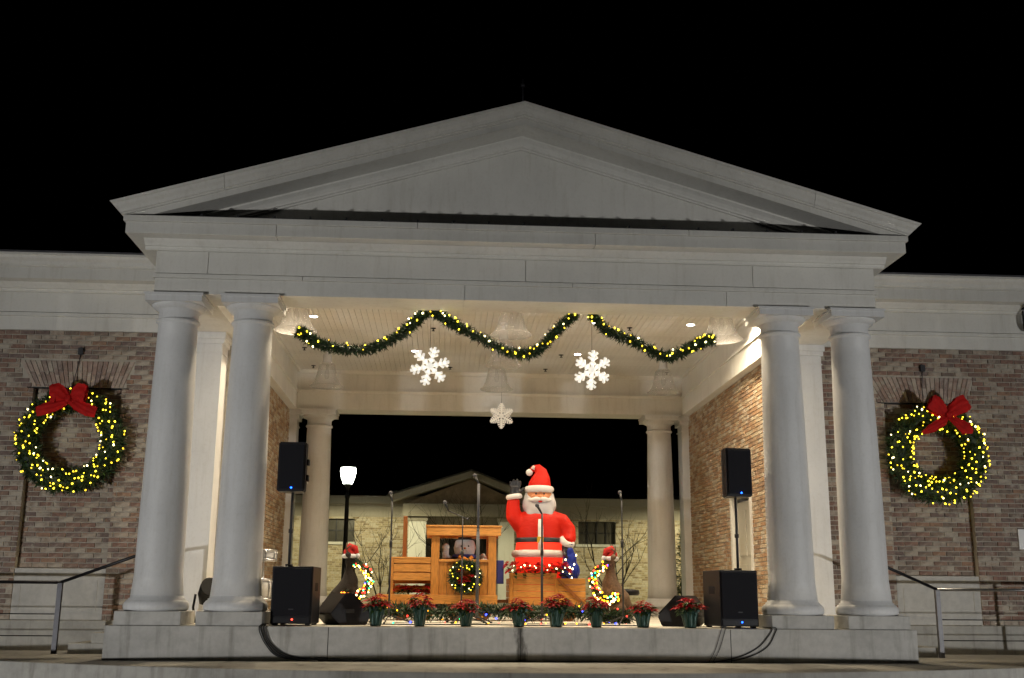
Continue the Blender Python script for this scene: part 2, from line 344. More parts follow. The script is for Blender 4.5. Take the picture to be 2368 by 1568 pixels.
# ------------------------------------------------------------------ pavilion
PV = thing('pavilion', 'white columned stage pavilion with pediment and beadboard ceiling', 'pavilion', (0, 0, -0.41))
st = wpart('stage', box(-5.03, 5.0, -0.45, 9.75, -0.43, -0.004), M['stage'], PV); bevel(st, 0.008)
wpart('stage_floor', box(-4.9, 4.9, -0.30, 9.7, -0.01, 0.0), M['floor'], PV)
for x in (-2.35, 0.0, 2.62):                              # cast joints in the stage face
    wpart('joint', box(x-0.004, x+0.004, -0.452, -0.40, -0.41, -0.012), M['dark'], st)
def column_parts():
    a = bmesh.new(); bx(a, -0.40, 0.40, -0.40, 0.40, 0, 0.165)
    bmesh.ops.bevel(a, geom=a.edges[:], offset=0.006, segments=1, affect='EDGES')
    b = bmesh.new()
    lathe(b, [(0.375, 0.165), (0.392, 0.19), (0.398, 0.225), (0.39, 0.26), (0.365, 0.292), (0.345, 0.30), (0.345, 0.318), (0.325, 0.323), (0.322, 0.345), (0.318, 0.35)], 40)
    s = bmesh.new(); prof = []
    for i in range(15):
        t = i/14; r_ = 0.298-0.046*(t**1.7); r_ += 0.022*max(0, 1-t*22)
        prof.append((r_, 0.35+t*3.48))
    prof += [(0.262, 3.84), (0.276, 3.85), (0.284, 3.868), (0.276, 3.886), (0.258, 3.89)]
    lathe(s, prof, 40)
    c = bmesh.new(); lathe(c, [(0.255, 3.89), (0.255, 4.0), (0.268, 4.004), (0.268, 4.018), (0.285, 4.022), (0.325, 4.045), (0.348, 4.075), (0.352, 4.085)], 40)
    bx(c, -0.365, 0.365, -0.365, 0.365, 4.085, 4.165); bx(c, -0.38, 0.38, -0.38, 0.38, 4.165, 4.197)
    return mesh('plinth', a, M['conc']), mesh('base', b, M['column']), mesh('shaft', s, M['column']), mesh('capital', c, M['column'])
cp = column_parts()
XO, XI, YB = 4.545, 3.565, 9.1
for (x, y) in ((-XO, 0), (-XI, 0), (XI, 0), (XO, 0), (-3.66, YB), (3.66, YB)):
    col_ = link('column', cp[2], PV, Vector((x, y, 0))-PV.location)
    for n, m_ in (('plinth', cp[0]), ('base', cp[1]), ('capital', cp[3])): link(n, m_, col_)
# entablature: (y offset outwards, z) mouldings around the front and the two flanks
def ring(root, name, z0, z1, off, joints=(), m='paint', x=4.82, yf=-0.30, yb=9.40, inner=0.30, prof=None):
    """one course of the entablature: front boards cut at the joints, mitred flanks, back"""
    xs = [-x-off]+[j for j in joints]+[x+off]
    for a, b in zip(xs, xs[1:]):
        g0 = 0.003 if a != xs[0] else 0; g1 = 0.003 if b != xs[-1] else 0
        pr = prof if prof else [(yf-off, z0), (yf-off, z1), (inner, z1), (inner, z0)]
        o = wpart(name, extrude_x([(y_, z_) for y_, z_ in pr], a+g0, b-g1), M[m], root); bevel(o, 0.004)
    for s in (-1, 1):
        wpart(name, box(min(s*(x+off), s*4.28), max(s*(x+off), s*4.28), inner+0.002, yb, z0, z1), M[m], root)
E = wpart('entablature', box(-4.79, 4.79, -0.27, 0.27, 4.2005, 5.10), M['paint'], PV)
ring(PV, 'architrave_board', 4.199, 4.405, 0.0, (-0.76, 2.77))
ring(PV, 'architrave_fillet', 4.407, 4.462, 0.028, (-2.9, 0.68))
ring(PV, 'frieze_board', 4.476, 4.775, 0.004, (-4.146, 0.05, 3.14))
wpart('bed_moulding', extrude_x([(0.3, 4.777), (-0.325, 4.777), (-0.345, 4.80), (-0.35, 4.82), (-0.375, 4.824), (-0.395, 4.85), (-0.43, 4.885), (-0.445, 4.905), (0.3, 4.905)], -4.965, 4.965), M['paint'], PV)
for s in (-1, 1): wpart('bed_moulding', box(min(s*4.28, s*4.965), max(s*4.28, s*4.965), 0.302, 9.4, 4.777, 4.905), M['paint'], PV)
ring(PV, 'corona_board', 4.907, 5.062, 0.335, (-3.23, 0.95))
ring(PV, 'cornice_fillet', 5.064, 5.14, 0.365, (-1.4, 2.2))
fl = wpart('cornice_flashing', extrude_x([(-0.655, 5.142), (-0.655, 5.15), (-0.04, 5.22), (-0.04, 5.142)], -5.1, 5.1), M['roof'], PV)
for i in range(19):
    x = -4.2+i*0.467; wpart('flashing_seam', box(x-0.012, x+0.012, -0.65, -0.10, 5.152, 5.185), M['roof'], fl)
# tympanum, raking cornice, roof
RS = (6.885-5.30)/5.36; zr = lambda x: 6.885-abs(x)*RS
wpart('tympanum', extrude_y([(-5.0, 5.11), (5.0, 5.11), (5.0, zr(5.0)-0.2), (0, zr(0)-0.2), (-5.0, zr(5.0)-0.2)], -0.05, 0.15), M['paint'], PV)
def rake(name, prof, joints, m='paint', k=0.8, ext=5.36):
    for s in (-1, 1):
        cuts = [None]+list(joints)+[0.0]
        for a, b in zip(cuts, cuts[1:]):
            bm = bmesh.new(); A, B = [], []
            for (y, dz) in prof:
                xa = (ext+dz*k) if a is None else a-0.003; xb = b+(0.003 if b else 0)
                A.append(bm.verts.new((s*xa, y, zr(xa)+dz))); B.append(bm.verts.new((s*xb, y, zr(xb)+dz)))
            n = len(prof)
            for i in range(n): bm.faces.new((A[i], A[(i+1) % n], B[(i+1) % n], B[i]))
            bm.faces.new(A); bm.faces.new(B); bmesh.ops.recalc_face_normals(bm, faces=bm.faces[:])
            wpart(name, bm, M[m], PV)
rake('raking_crown', [(-0.02, -0.05), (-0.74, -0.004), (-0.735, -0.035), (-0.715, -0.045), (-0.70, -0.085), (-0.67, -0.12), (-0.655, -0.155), (-0.655, -0.17), (-0.635, -0.178), (-0.635, -0.196), (-0.02, -0.196)], (3.93,))
rake('raking_corona', [(-0.02, -0.198), (-0.61, -0.198), (-0.61, -0.285), (-0.02, -0.285)], (), ext=5.34)
rake('raking_bed_moulding', [(-0.02, -0.287), (-0.23, -0.287), (-0.225, -0.31), (-0.17, -0.345), (-0.135, -0.385), (-0.13, -0.41), (-0.10, -0.415), (-0.095, -0.435), (-0.02, -0.435)], (), ext=5.2, k=2.4)
for s in (-1, 1):
    wpart('roof', extrude_y([(0, 6.86), (s*5.30, zr(5.30)-0.03), (s*5.30, zr(5.30)-0.002), (0, 6.89)], -0.70, 9.9), M['roof'], PV)
bm = bmesh.new(); tube(bm, [(0, -0.3, 6.85), (0, -0.3, 7.42)], 0.012, 8); tube(bm, [(0, -0.3, 7.30), (0, -0.3, 7.34)], 0.03, 8)
wpart('lightning_rod', bm, M['pole'], PV)
# ceiling boards, back beam, side beams
ceil = wpart('ceiling', box(-4.28, 4.28, 0.3, 8.8, 5.055, 5.10), M['ceiling'], PV)
n = 84; w = 8.56/n
cb = mesh('ceiling_board', box(-w/2+0.0028, w/2-0.0028, 0.3, 8.75, 5.034, 5.056, 0.003), M['ceiling'])
for i in range(n): link('ceiling_board', cb, ceil, (-4.28+w*(i+0.5), 0, 0))
wpart('back_beam', box(-4.279, 4.279, 8.79, 9.40, 4.199, 5.05), M['paint'], PV)
wpart('beam_moulding', extrude_x([(8.79, 4.55), (8.765, 4.555), (8.75, 4.575), (8.735, 4.59), (8.735, 4.61), (8.79, 4.61)], -4.275, 4.275), M['paint'], PV)
wpart('beam_moulding', extrude_x([(8.79, 4.96), (8.76, 4.965), (8.72, 5.01), (8.71, 5.033), (8.79, 5.033)], -4.275, 4.275), M['paint'], PV)
for s in (-1, 1):
    a = lambda x0, x1: (min(s*x0, s*x1), max(s*x0, s*x1))
    wpart('side_beam', box(*a(4.12, 4.281), 0.302, 8.788, 4.2, 5.034), M['paint'], PV)
    wpart('beam_moulding', box(*a(4.09, 4.118), 0.304, 8.73, 4.555, 4.61), M['paint'], PV)
    wpart('beam_moulding', box(*a(4.07, 4.118), 0.304, 8.70, 4.975, 5.033), M['paint'], PV)
    # antae (square piers closing the side walls)
    an = wpart('anta', box(*a(4.34, 4.80), 1.90, 2.35, 0.0, 4.198), M['column'], PV)
    for (z0, z1, e) in ((4.10, 4.197, 0.05), (4.03, 4.098, 0.03), (3.885, 3.905, 0.012), (0.0, 0.16, 0.05), (0.162, 0.26, 0.03)):
        wpart('capital' if z0 > 2 else 'base', box(*a(4.34-e, 4.80+e), 1.90-e, 2.35+e, z0, z1), M['column'], an)
    pi = wpart('pilaster', box(*a(4.12, 4.50), 8.9, 9.32, 0.0, 4.198), M['column'], PV)
    for (z0, z1, e) in ((4.085, 4.197, 0.08), (4.0, 4.083, 0.05), (3.86, 3.885, 0.02), (0.0, 0.16, 0.06)):
        wpart('capital' if z0 > 2 else 'base', box(*a(4.12-e, 4.50+e), 8.9-e, 9.32+e, z0, z1), M['column'], pi)
    # brick side wall, lined with bricks on the stage side
    dz = 2.12; hole = [(4.25, 5.55, 0.0, dz)] if s > 0 else []
    bm = bmesh.new()
    if hole:
        bx(bm, *a(4.28, 4.75), 2.352, 4.25, 0, 4.198); bx(bm, *a(4.28, 4.75), 5.55, 8.898, 0, 4.198); bx(bm, *a(4.28, 4.75), 4.25, 5.55, dz, 4.198)
    else: bx(bm, *a(4.28, 4.75), 2.352, 8.898, 0, 4.198)
    sw = wpart('side_wall', bm, M['mortar'], PV)
    if s > 0:
        fr = lambda u, z: Matrix.Translation((4.28, u, z)) @ Matrix.Rotation(R(-90), 4, 'Z')
        brick_wall(sw, 2.36, 8.89, 0.02, 4.19, fr, hole, keep=210, mats=IBM, wts=(4, 3, 4, 2), seed=3)
        dr = wpart('door', box(4.36, 4.42, 4.31, 5.49, 0.01, dz-0.07), M['door'], PV)
        for (y0, y1, z0, z1) in ((4.42, 4.86, 0.25, 0.95), (4.94, 5.38, 0.25, 0.95), (4.42, 4.86, 1.1, 1.9), (4.94, 5.38, 1.1, 1.9)): wpart('panel', box(4.345, 4.362, y0, y1, z0, z1, 0.006), M['door'], dr)
        wpart('handle', box(4.31, 4.36, 4.39, 4.42, 1.0, 1.14, 0.006), M['steel'], dr)
        for (y0, y1, z0, z1) in ((4.20, 4.309, 0, dz), (5.491, 5.60, 0, dz), (4.20, 5.60, dz+0.002, dz+0.10)): wpart('door_frame', box(4.245, 4.36, y0, y1, z0, z1), M['paint'], PV)
    else:
        fr = lambda u, z: Matrix.Translation((-4.28, u, z)) @ Matrix.Rotation(R(90), 4, 'Z')
        brick_wall(sw, 2.36, 8.89, 0.02, 4.19, fr, hole, keep=90, mats=IBM, wts=(4, 3, 4, 2), seed=4)

# ------------------------------------------------------------------ brick wings
def wing(s, label):
    W_ = thing('brick_wing', label, 'building', (s*7.5, 2.0, -0.41), 0, 'brick wings flanking the pavilion')
    mm = lambda a, b: (min(s*a, s*b), max(s*a, s*b))
    X0, X1, NX0, NX1, NZ0, NZ1 = 4.802, 12.0, 5.78, 7.06, 0.72, 3.33
    yw = 1.985; rec = 0.11
    bm = bmesh.new()
    bx(bm, *mm(X0, NX0), yw, yw+0.35, 0.0, 4.198); bx(bm, *mm(NX1, X1), yw, yw+0.35, 0.0, 4.198); bx(bm, *mm(NX0, NX1), yw, yw+0.35, NZ1, 4.198)
    bx(bm, *mm(NX0, NX1), yw+rec, yw+0.35, -0.02, NZ1); bx(bm, *mm(X0, X1), 2.4, 9.0, -0.3, 5.1)
    wl = wpart('wall', bm, M['mortar'], W_)
    a, b = mm(NX0, NX1); u0, u1 = mm(X0, 11.98)
    brick_wall(wl, u0, u1, 0.0, 4.195, front_frame(yw), [(a, b, -0.1, NZ1)]+[(a-0.02-0.23*(k+.5)/6, b+0.02+0.15*(k+.5)/6, NZ1+k*0.0683, NZ1+(k+1)*0.0683) for k in range(6)], keep=230, seed=11+s)
    brick_wall(wl, a+0.004, b-0.004, NZ0, NZ1, front_frame(yw+rec), keep=70, seed=14+s)
    # splayed flat arch over the niche
    proto = {}; nb = 22; rg = random.Random(5+s); cx = (a+b)/2
    for i in range(nb):
        t0, t1 = i/nb, (i+1)/nb
        B0, B1 = a-0.01+(b-a+0.02)*t0, a-0.01+(b-a+0.02)*t1; T0, T1 = a-0.24+(b-a+0.40)*t0, a-0.24+(b-a+0.40)*t1
        sp = (0.12, 0.57) if i % 2 else (0.45,)
        lv = [0.0]+list(sp)+[1.0]
        for l0, l1 in zip(lv, lv[1:]):
            bm = bmesh.new(); g = 0.0045; dd = 0.016+rg.uniform(-.002, .003)
            def P_(t, l, y): 
                xb = B0+(B1-B0)*t; xt = T0+(T1-T0)*t; return (xb+(xt-xb)*l, y, NZ1+0.008+(3.73-NZ1)*l)
            q = [(g/0.058, l0+0.012), (1-g/0.058, l0+0.012), (1-g/0.058, l1-0.012), (g/0.058, l1-0.012)]
            F = [bm.verts.new(P_(t, l, yw-dd)) for t, l in q]; K = [bm.verts.new(P_(t, l, yw+0.004)) for t, l in q]
            bm.faces.new(F)
            for k in range(4): bm.faces.new((F[k], F[(k+1) % 4], K[(k+1) % 4], K[k]))
            bmesh.ops.recalc_face_normals(bm, faces=bm.faces[:]); obj('arch_brick', bm, rg.choices(ABM, (4, 4, 2))[0], wl)
    wpart('lintel', box(a-0.10, b+0.10, yw-0.004, yw+0.06, NZ1-0.012, NZ1+0.006), M['iron'], W_)
    # stone apron in the niche with bevelled panel, base course
    sp = wpart('stone_panel', box(a+0.003, b-0.003, yw+0.005, yw+rec, 0.0, NZ0-0.005, 0.006), M['stone'], W_)
    for (x0, x1, z0, z1) in ((a+0.10, b-0.10, 0.54, 0.552), (a+0.10, b-0.10, 0.12, 0.132), (a+0.10, a+0.112, 0.132, 0.54), (b-0.112, b-0.10, 0.132, 0.54)):
        wpart('panel_bead', box(x0, x1, yw-0.003, yw+0.006, z0, z1), M['stone'], sp)
    o = wpart('base_course', box(*mm(5.04, X1), 1.88, 2.30, -0.42, -0.002), M['conc2'], W_); bevel(o, 0.008)
    # entablature of the wing
    L = lambda n_, pr, m_='paint': wpart(n_, extrude_x(pr, *mm(4.83, X1)), M[m_], W_)
    yf = 1.97
    L('architrave_board', [(yf, 4.20), (yf, 4.405), (2.4, 4.405), (2.4, 4.20)]); L('architrave_fillet', [(yf-0.028, 4.407), (yf-0.028, 4.462), (2.4, 4.462), (2.4, 4.407)])
    L('frieze_board', [(yf-0.004, 4.476), (yf-0.004, 4.775), (2.4, 4.775), (2.4, 4.476)])
    L('bed_moulding', [(2.4, 4.777), (yf-0.025, 4.777), (yf-0.045, 4.80), (yf-0.05, 4.82), (yf-0.075, 4.824), (yf-0.095, 4.85), (yf-0.13, 4.885), (yf-0.145, 4.905), (2.4, 4.905)])
    L('corona_board', [(yf-0.32, 4.907), (yf-0.32, 5.08), (2.4, 5.08), (2.4, 4.907)])
    L('crown_moulding', [(2.4, 5.082), (yf-0.345, 5.082), (yf-0.345, 5.10), (yf-0.36, 5.115), (yf-0.37, 5.16), (yf-0.41, 5.20), (yf-0.425, 5.235), (yf-0.445, 5.24), (yf-0.445, 5.27), (2.4, 5.27)])
    L('gutter_edge', [(yf-0.455, 5.272), (yf-0.455, 5.298), (2.4, 5.40), (2.4, 5.272)], 'gutter')
    wpart('roof', extrude_x([(yf-0.42, 5.30), (5.5, 5.9), (9.2, 5.30), (9.2, 5.28)], *mm(4.83, X1)), M['roof'], W_)
    # wreath hook
    bm = bmesh.new(); bx(bm, cx-0.035, cx+0.035, yw-0.06, yw-0.014, 3.83, 3.93); tube(bm, [(cx, yw-0.03, 3.84), (cx-0.03, yw-0.04, 3.6), (cx-0.06, yw-0.09, 3.3)], 0.006, 6)
    wpart('wreath_hook', bm, M['pole'], W_)
    return W_
wing(-1, 'tumbled brick wing whose wreath bow has wide drooping tails')
WR = wing(1, 'tumbled brick wing with a white notice, its wreath bow standing upright')
# lantern bracket and notice on the wing
o = obj('notice_sign', box(7.71, 7.98, 1.955, 1.972, 1.12, 1.42, 0.003), M['sign']); tag(o, 'white notice plate screwed to the tumbled brick wing', 'sign')
T = thing('wall_lantern', 'black bracket lantern fixed to the white frieze of the brick wing', 'lamp', (8.2, 1.95, 4.5))
bm = bmesh.new(); bx(bm, -0.11, 0.11, -0.26, -0.04, 0, 0.03); bx(bm, -0.13, 0.13, -0.28, -0.02, 0.34, 0.37); lathe(bm, [(0.13, 0.37), (0.02, 0.46), (0.0, 0.47)], 4, (0, -0.15, 0), smooth=False)
for i in (-1, 1):
    for j in (-1, 1): bx(bm, i*0.10-0.012, i*0.10+0.012, -0.15+j*0.10-0.012, -0.15+j*0.10+0.012, 0.03, 0.34)
obj('cage', bm, M['iron'], T); obj('pane', box(-0.095, 0.095, -0.245, -0.055, 0.03, 0.34), M['glass'], T); obj('bracket', box(-0.03, 0.03, -0.04, 0.015, 0.05, 0.45), M['iron'], T)

# ------------------------------------------------------------------ side steps and rails
for s in (-1, 1):
    mm = lambda a, b: (min(s*a, s*b), max(s*a, s*b))
    nm = 'wide drooping tails' if s < 0 else 'white notice plate'
    T = thing('stair', 'short concrete side stair below the brick wing ' + ('with bow tails drooping' if s < 0 else 'with the white notice'), 'stairs', (s*5.5, 1.4, -0.41), 0, 'side stairs of the stage')
    for i in range(3):
        x0 = 5.9-i*0.29; o = wpart('step', box(*mm(5.035, x0), 1.0+0.003*i, 1.878, -0.409+0.1365*i, -0.409+0.1365*(i+1)-0.002), M['conc2'], T); bevel(o, 0.006)
    T = thing('handrail', ('black iron handrail' if s < 0 else 'dark steel handrail with shiny level run') + ' beside the stair below the ' + ('drooping bow wreath' if s < 0 else 'upright bow wreath'), 'handrail', (s*6.0, 0.95, -0.41), 0, 'stair handrails')
    xp = 6.06 if s < 0 else 5.93; m_ = 'iron' if s < 0 else 'rail'
    bm = bmesh.new(); bx(bm, *mm(xp-0.03, xp+0.03), 0.93, 0.99, -0.41, 0.50); wpart('post', bm, M[m_], T)
    bm = bmesh.new(); bx(bm, *mm(4.86, 4.90), 0.94, 0.98, 0.0, 0.90); wpart('post', bm, M['iron'], T)
    bm = bmesh.new(); tube(bm, [(s*xp, 0.96, 0.51), (s*5.12, 0.96, 0.86), (s*4.86, 0.96, 0.90), (s*4.62, 0.96, 0.90)], 0.021, 10); wpart('sloping_rail', bm, M['iron'], T)
    bm = bmesh.new(); tube(bm, [(s*xp, 0.96, 0.51), (s*9.2, 0.96, 0.51)], 0.021, 10); wpart('level_rail', bm, M['steel' if s > 0 else 'iron'], T)
    for xq in (7.6, 9.1):
        bm = bmesh.new(); bx(bm, *mm(xq-0.02, xq+0.02), 0.94, 0.98, -0.41, 0.49); wpart('post', bm, M['iron'], T)
    for zz in (0.1, -0.18):
        bm = bmesh.new(); tube(bm, [(s*xp, 0.96, zz), (s*9.1, 0.96, zz)], 0.007, 6); wpart('cable_rail', bm, M['iron'], T)

# ------------------------------------------------------------------ ceiling lights
def spot(name, loc, e, c, size, blend, target=None, rad=0.06, parent=None):
    l = bpy.data.lights.new(name, 'SPOT'); l.energy = e; l.color = c; l.spot_size = size; l.spot_blend = blend; l.shadow_soft_size = rad
    o = bpy.data.objects.new(name, l); COL.objects.link(o); o.location = loc
    d = Vector((0, 0, -1)) if target is None else (Vector(target)-Vector(loc)).normalized()
    o.rotation_euler = d.to_track_quat('-Z', 'Y').to_euler()
    if parent: o.parent = parent
    return o
bm = bmesh.new(); lathe(bm, [(0.075, 0.0), (0.105, -0.004), (0.105, 0.012), (0.075, 0.012)], 24); dl_trim = mesh('trim', bm, M['paint'])
bm = bmesh.new(); lathe(bm, [(0.074, 0.002), (0.05, -0.004), (0.0, -0.007)], 24); dl_lens = mesh('lens', bm, M['lens'])
for (x, y) in [(-2.5, 0.95), (-0.9, 0.95), (0.9, 0.95), (2.5, 0.95), (-3.72, 2.95), (3.72, 2.95)]+[(x, 4.1) for x in (-3.28, -1.6, 1.6, 3.28)]+[(-1.6, 6.7), (1.6, 6.7)]:
    T = thing('downlight', 'bright white recessed ceiling downlight glowing in the beadboard', 'downlight', (x, y, 5.032), 0, 'recessed stage downlights')
    link('trim', dl_trim, T); link('lens', dl_lens, T)
    spot('downlight_lamp', (0, 0, -0.02), DOWN*(1.75 if abs(x) > 3.5 else 1.05 if y < 2 else 0.45 if y < 5 else 0.16), DOWNC, R(140), 0.75, parent=T)
bm = bmesh.new(); prof = [(0.085, 0.455), (0.125, 0.45), (0.155, 0.42), (0.172, 0.36), (0.192, 0.26), (0.218, 0.16), (0.25, 0.08), (0.29, 0.025), (0.32, 0.0)]
lathe(bm, prof+[(0.312, 0.0), (0.284, 0.026), (0.244, 0.083), (0.212, 0.163), (0.186, 0.262), (0.166, 0.36), (0.15, 0.415), (0.085, 0.447)], 40)
bell_shade = mesh('bell_shade', bm, M['glass'])
bm = bmesh.new(); lathe(bm, [(0.315, -0.006), (0.325, 0.0), (0.318, 0.008), (0.31, 0.0)], 40); bell_rim = mesh('rim', bm, M['glass'])
bm = bmesh.new(); lathe(bm, [(0.06, 0.445), (0.10, 0.456), (0.10, 0.48), (0.085, 0.49), (0.085, 0.62), (0.03, 0.63), (0.03, 0.72), (0.08, 0.735), (0.085, 0.752)], 24); bell_neck = mesh('neck', bm, M['drum'])
bm = bmesh.new(); lathe(bm, [(0.0, 0.14), (0.03, 0.15), (0.045, 0.2), (0.045, 0.27), (0.025, 0.33), (0.025, 0.45)], 16); bell_bulb = mesh('lamp_bulb', bm, M['glass'])
for (x, y) in ((-3.28, 2.0), (0, 2.0), (3.28, 2.0), (0, 4.3), (-3.28, 6.6), (0, 6.6), (3.28, 6.6)):
    lab = {2.0: 'unlit clear glass bell pendant partly hidden behind the front beam', 4.3: 'unlit clear glass bell pendant behind the lowest dip of the middle swag', 6.6: 'unlit clear glass bell pendant in front of the back beam'}[y]
    lab += {-3.28: ' on the drum side', 0: ', in the ceiling centre', 3.28: ' on the door side'}[x] if y != 4.3 else ''
    T = thing('bell_pendant', lab, 'pendant lamp', (x, y, 4.28), rnd.random(), 'glass bell pendants on the stage ceiling')
    for n_, d_ in (('bell_shade', bell_shade), ('rim', bell_rim), ('neck', bell_neck), ('lamp_bulb', bell_bulb)): link(n_, d_, T)
bm = bmesh.new(); lathe(bm, [(0.0, -0.055), (0.03, -0.052), (0.03, -0.047), (0.012, -0.045), (0.012, -0.015), (0.045, -0.008), (0.05, 0.0)], 16); spk = mesh('sprinkler_head', bm, M['pole'])
for (x, y) in ((-3.73, 6.58), (-3.75, 8.3), (-1.23, 4.76), (2.25, 4.4), (1.28, 6.77), (1.1, 8.2), (-0.9, 8.2), (3.7, 8.3)):
    tag(link('sprinkler_head', spk, None, (x, y, 5.033)), 'small dark sprinkler head on the beadboard ceiling', 'sprinkler', 'ceiling sprinkler heads')

# ------------------------------------------------------------------ evergreen: garlands and wreaths
def needles(bm, path, rad, count, rg, length=0.085, width=0.011):
    n_ = len(path)
    for _ in range(count):
        t = rg.random()*(n_-1); i = min(int(t), n_-2); f = t-i
        p = path[i].lerp(path[i+1], f); d = (path[i+1]-path[i]).normalized()
        rr = (rad[i]*(1-f)+rad[i+1]*f) if isinstance(rad, list) else rad
        v = Vector((rg.gauss(0, 1), rg.gauss(0, 1), rg.gauss(0, 1))); v -= d*v.dot(d); v.normalize()
        r_ = rr*math.sqrt(rg.random())*(0.85+0.3*math.sin(t*3.1+p.x*9)); b = p+v*r_*0.75
        dr = (v*0.8+d*rg.uniform(-0.9, 0.9)+Vector((rg.gauss(0, .3), rg.gauss(0, .3), rg.gauss(0, .3)))).normalized()
        sd = dr.cross(Vector((rg.gauss(0, 1), rg.gauss(0, 1), rg.gauss(0, 1)))).normalized()*width
        L_ = length*rg.uniform(0.55, 1.2); mi = rg.choices((0, 1, 2), (5, 4, 1.2))[0]
        a, c, e = bm.verts.new(b-sd), bm.verts.new(b+sd), bm.verts.new(b+dr*L_)
        bm.faces.new((a, c, e)).material_index = mi
def bulbs(parent, path, rad, count, rg, kinds, face=Vector((0, -1, 0)), wire=True, size=1.0):
    pts = []
    for k in range(count):
        t = (k+rg.random())/count*(len(path)-1); i = min(int(t), len(path)-2); p = path[i].lerp(path[i+1], t-i); d = (path[i+1]-path[i]).normalized()
        a = rg.uniform(-1.25, 1.25); side = d.cross(face).normalized()
        rr = rad*rg.uniform(0.9, 1.08); p = p+(face*math.cos(a)+side*math.sin(a))*rr
        o = link('bulb', rg.choice(kinds), parent, p); o.rotation_euler = (rg.uniform(-1, 1), rg.uniform(-1, 1), 0); o.scale = (size*rg.uniform(0.6, 1.1),)*3; pts.append(p)
    if wire and len(pts) > 2:
        bm = bmesh.new(); tube(bm, pts, 0.0035, 4); obj('light_cord', bm, M['leaf'], parent)
def wreath(label, c, R_, r_, bow, nb, seed, group=None, scale=1.0, needn=9000):
    rg = random.Random(seed); T = thing('wreath', label, 'wreath', c, 0, group)
    path = [Vector((R_*math.cos(a), 0, R_*math.sin(a)*0.97)) for a in [2*math.pi*i/72 for i in range(73)]]
    bm = bmesh.new(); needles(bm, path, r_, needn, rg, 0.11*scale, 0.012*scale); o = obj('foliage', bm, M['needle'], T); o['kind'] = 'stuff'
    bm = bmesh.new(); tube(bm, path, r_*0.62, 10, 0, False); obj('frame', bm, M['needle'][0], T)
    bulbs(T, path, r_*0.95, nb, rg, [BULB['warm']]*5+[BULB['dim']]*3+[BULB['white']], size=scale)
    return T
def catenary(pts, k=12):
    out = []
    for i in range(len(pts)-1):
        p0, p1, p2, p3 = [Vector(pts[min(max(j, 0), len(pts)-1)]) for j in (i-1, i, i+1, i+2)]
        for q in range(k):
            t = q/k; out.append(0.5*((2*p1)+(p2-p0)*t+(2*p0-5*p1+4*p2-p3)*t*t+(3*p1-p0-3*p2+p3)*t**3))
    out.append(Vector(pts[-1])); return out
def loop(bm, pts, w, th=0.012):
    """creased ribbon following pts; w is its width at each point"""
    P0 = [Vector(p) for p in pts]; W0 = list(w) if isinstance(w, (list, tuple)) else [w]*len(pts); P = catenary(P0, 5); n_ = len(P); prev = None
    for i, p in enumerate(P):
        f = i/(n_-1)*(len(W0)-1); k = min(int(f), len(W0)-2); ww = W0[k]+(W0[k+1]-W0[k])*(f-k)
        d = (P[min(i+1, n_-1)]-P[max(i-1, 0)]).normalized(); s = Vector((-d.z, 0, d.x))
        q = []
        for m_ in range(9):
            t = m_/8-0.5; q.append(bm.verts.new(p+s*ww*t*(1-0.05*math.sin(i*2.3+m_))+Vector((0, -0.03*(1-4*t*t)-0.016*math.sin(m_*2.1+i*0.35)*min(1, ww/0.12), 0))))
        if prev:
            for k in range(8): f_ = bm.faces.new((prev[k], prev[k+1], q[k+1], q[k])); f_.smooth = True
        prev = q
def bow_part(T, x, z, y, upright):
    for s in (-1, 1):
        bm = bmesh.new()
        if upright: pts = [(x, y, z), (x+s*0.09, y-0.05, z+0.07), (x+s*0.20, y-0.09, z+0.15), (x+s*0.28, y-0.10, z+0.20)]; w = [0.06, 0.20, 0.27, 0.24]
        else: pts = [(x, y, z), (x+s*0.08, y-0.05, z+0.04), (x+s*0.16, y-0.08, z+0.07), (x+s*0.25, y-0.09, z+0.06)]; w = [0.06, 0.22, 0.30, 0.24]
        loop(bm, pts, w); pts2 = [(p[0], p[1]+0.09, p[2]) for p in pts[1:]]; loop(bm, [pts[-1]]+pts2[::-1]+[pts[0]], [w[-1]]+w[1:][::-1]+[0.06])
        obj('bow_loop', bm, M['ribbon'], T)
        bm = bmesh.new()
        if upright: loop(bm, [(x, y-0.01, z-0.02), (x+s*0.10, y-0.06, z-0.10), (x+s*(0.24 if s > 0 else 0.30), y-0.08, z-0.22), (x+s*(0.26 if s > 0 else 0.44), y-0.06, z-0.29)], [0.06, 0.15, 0.20 if s > 0 else 0.13, 0.16 if s > 0 else 0.03])
        else: loop(bm, [(x, y-0.01, z-0.02), (x+s*0.14, y-0.06, z-0.10), (x+s*0.30, y-0.09, z-0.17), (x+s*0.42, y-0.07, z-0.20)], [0.07, 0.16, 0.18, 0.15])
        obj('bow_tail', bm, M['ribbon'], T)
    bm = bmesh.new(); ball(bm, (x, y-0.05, z), 0.05, 2, (1, 0.8, 1.2)); obj('knot', bm, M['ribbon'], T)
T = wreath('big lit evergreen wreath with red bow of wide drooping tails', (-6.40, 1.80, 2.52), 0.615, 0.19, 0, 170, 21, 'lit wreaths on the brick wings'); bow_part(T, 0.0, 0.58, -0.20, False)
T = wreath('big lit evergreen wreath with red bow standing upright like butterfly wings', (6.47, 1.80, 2.52), 0.585, 0.225, 0, 215, 22, 'lit wreaths on the brick wings'); bow_part(T, 0.10, 0.56, -0.24, True)
GY = 0.36
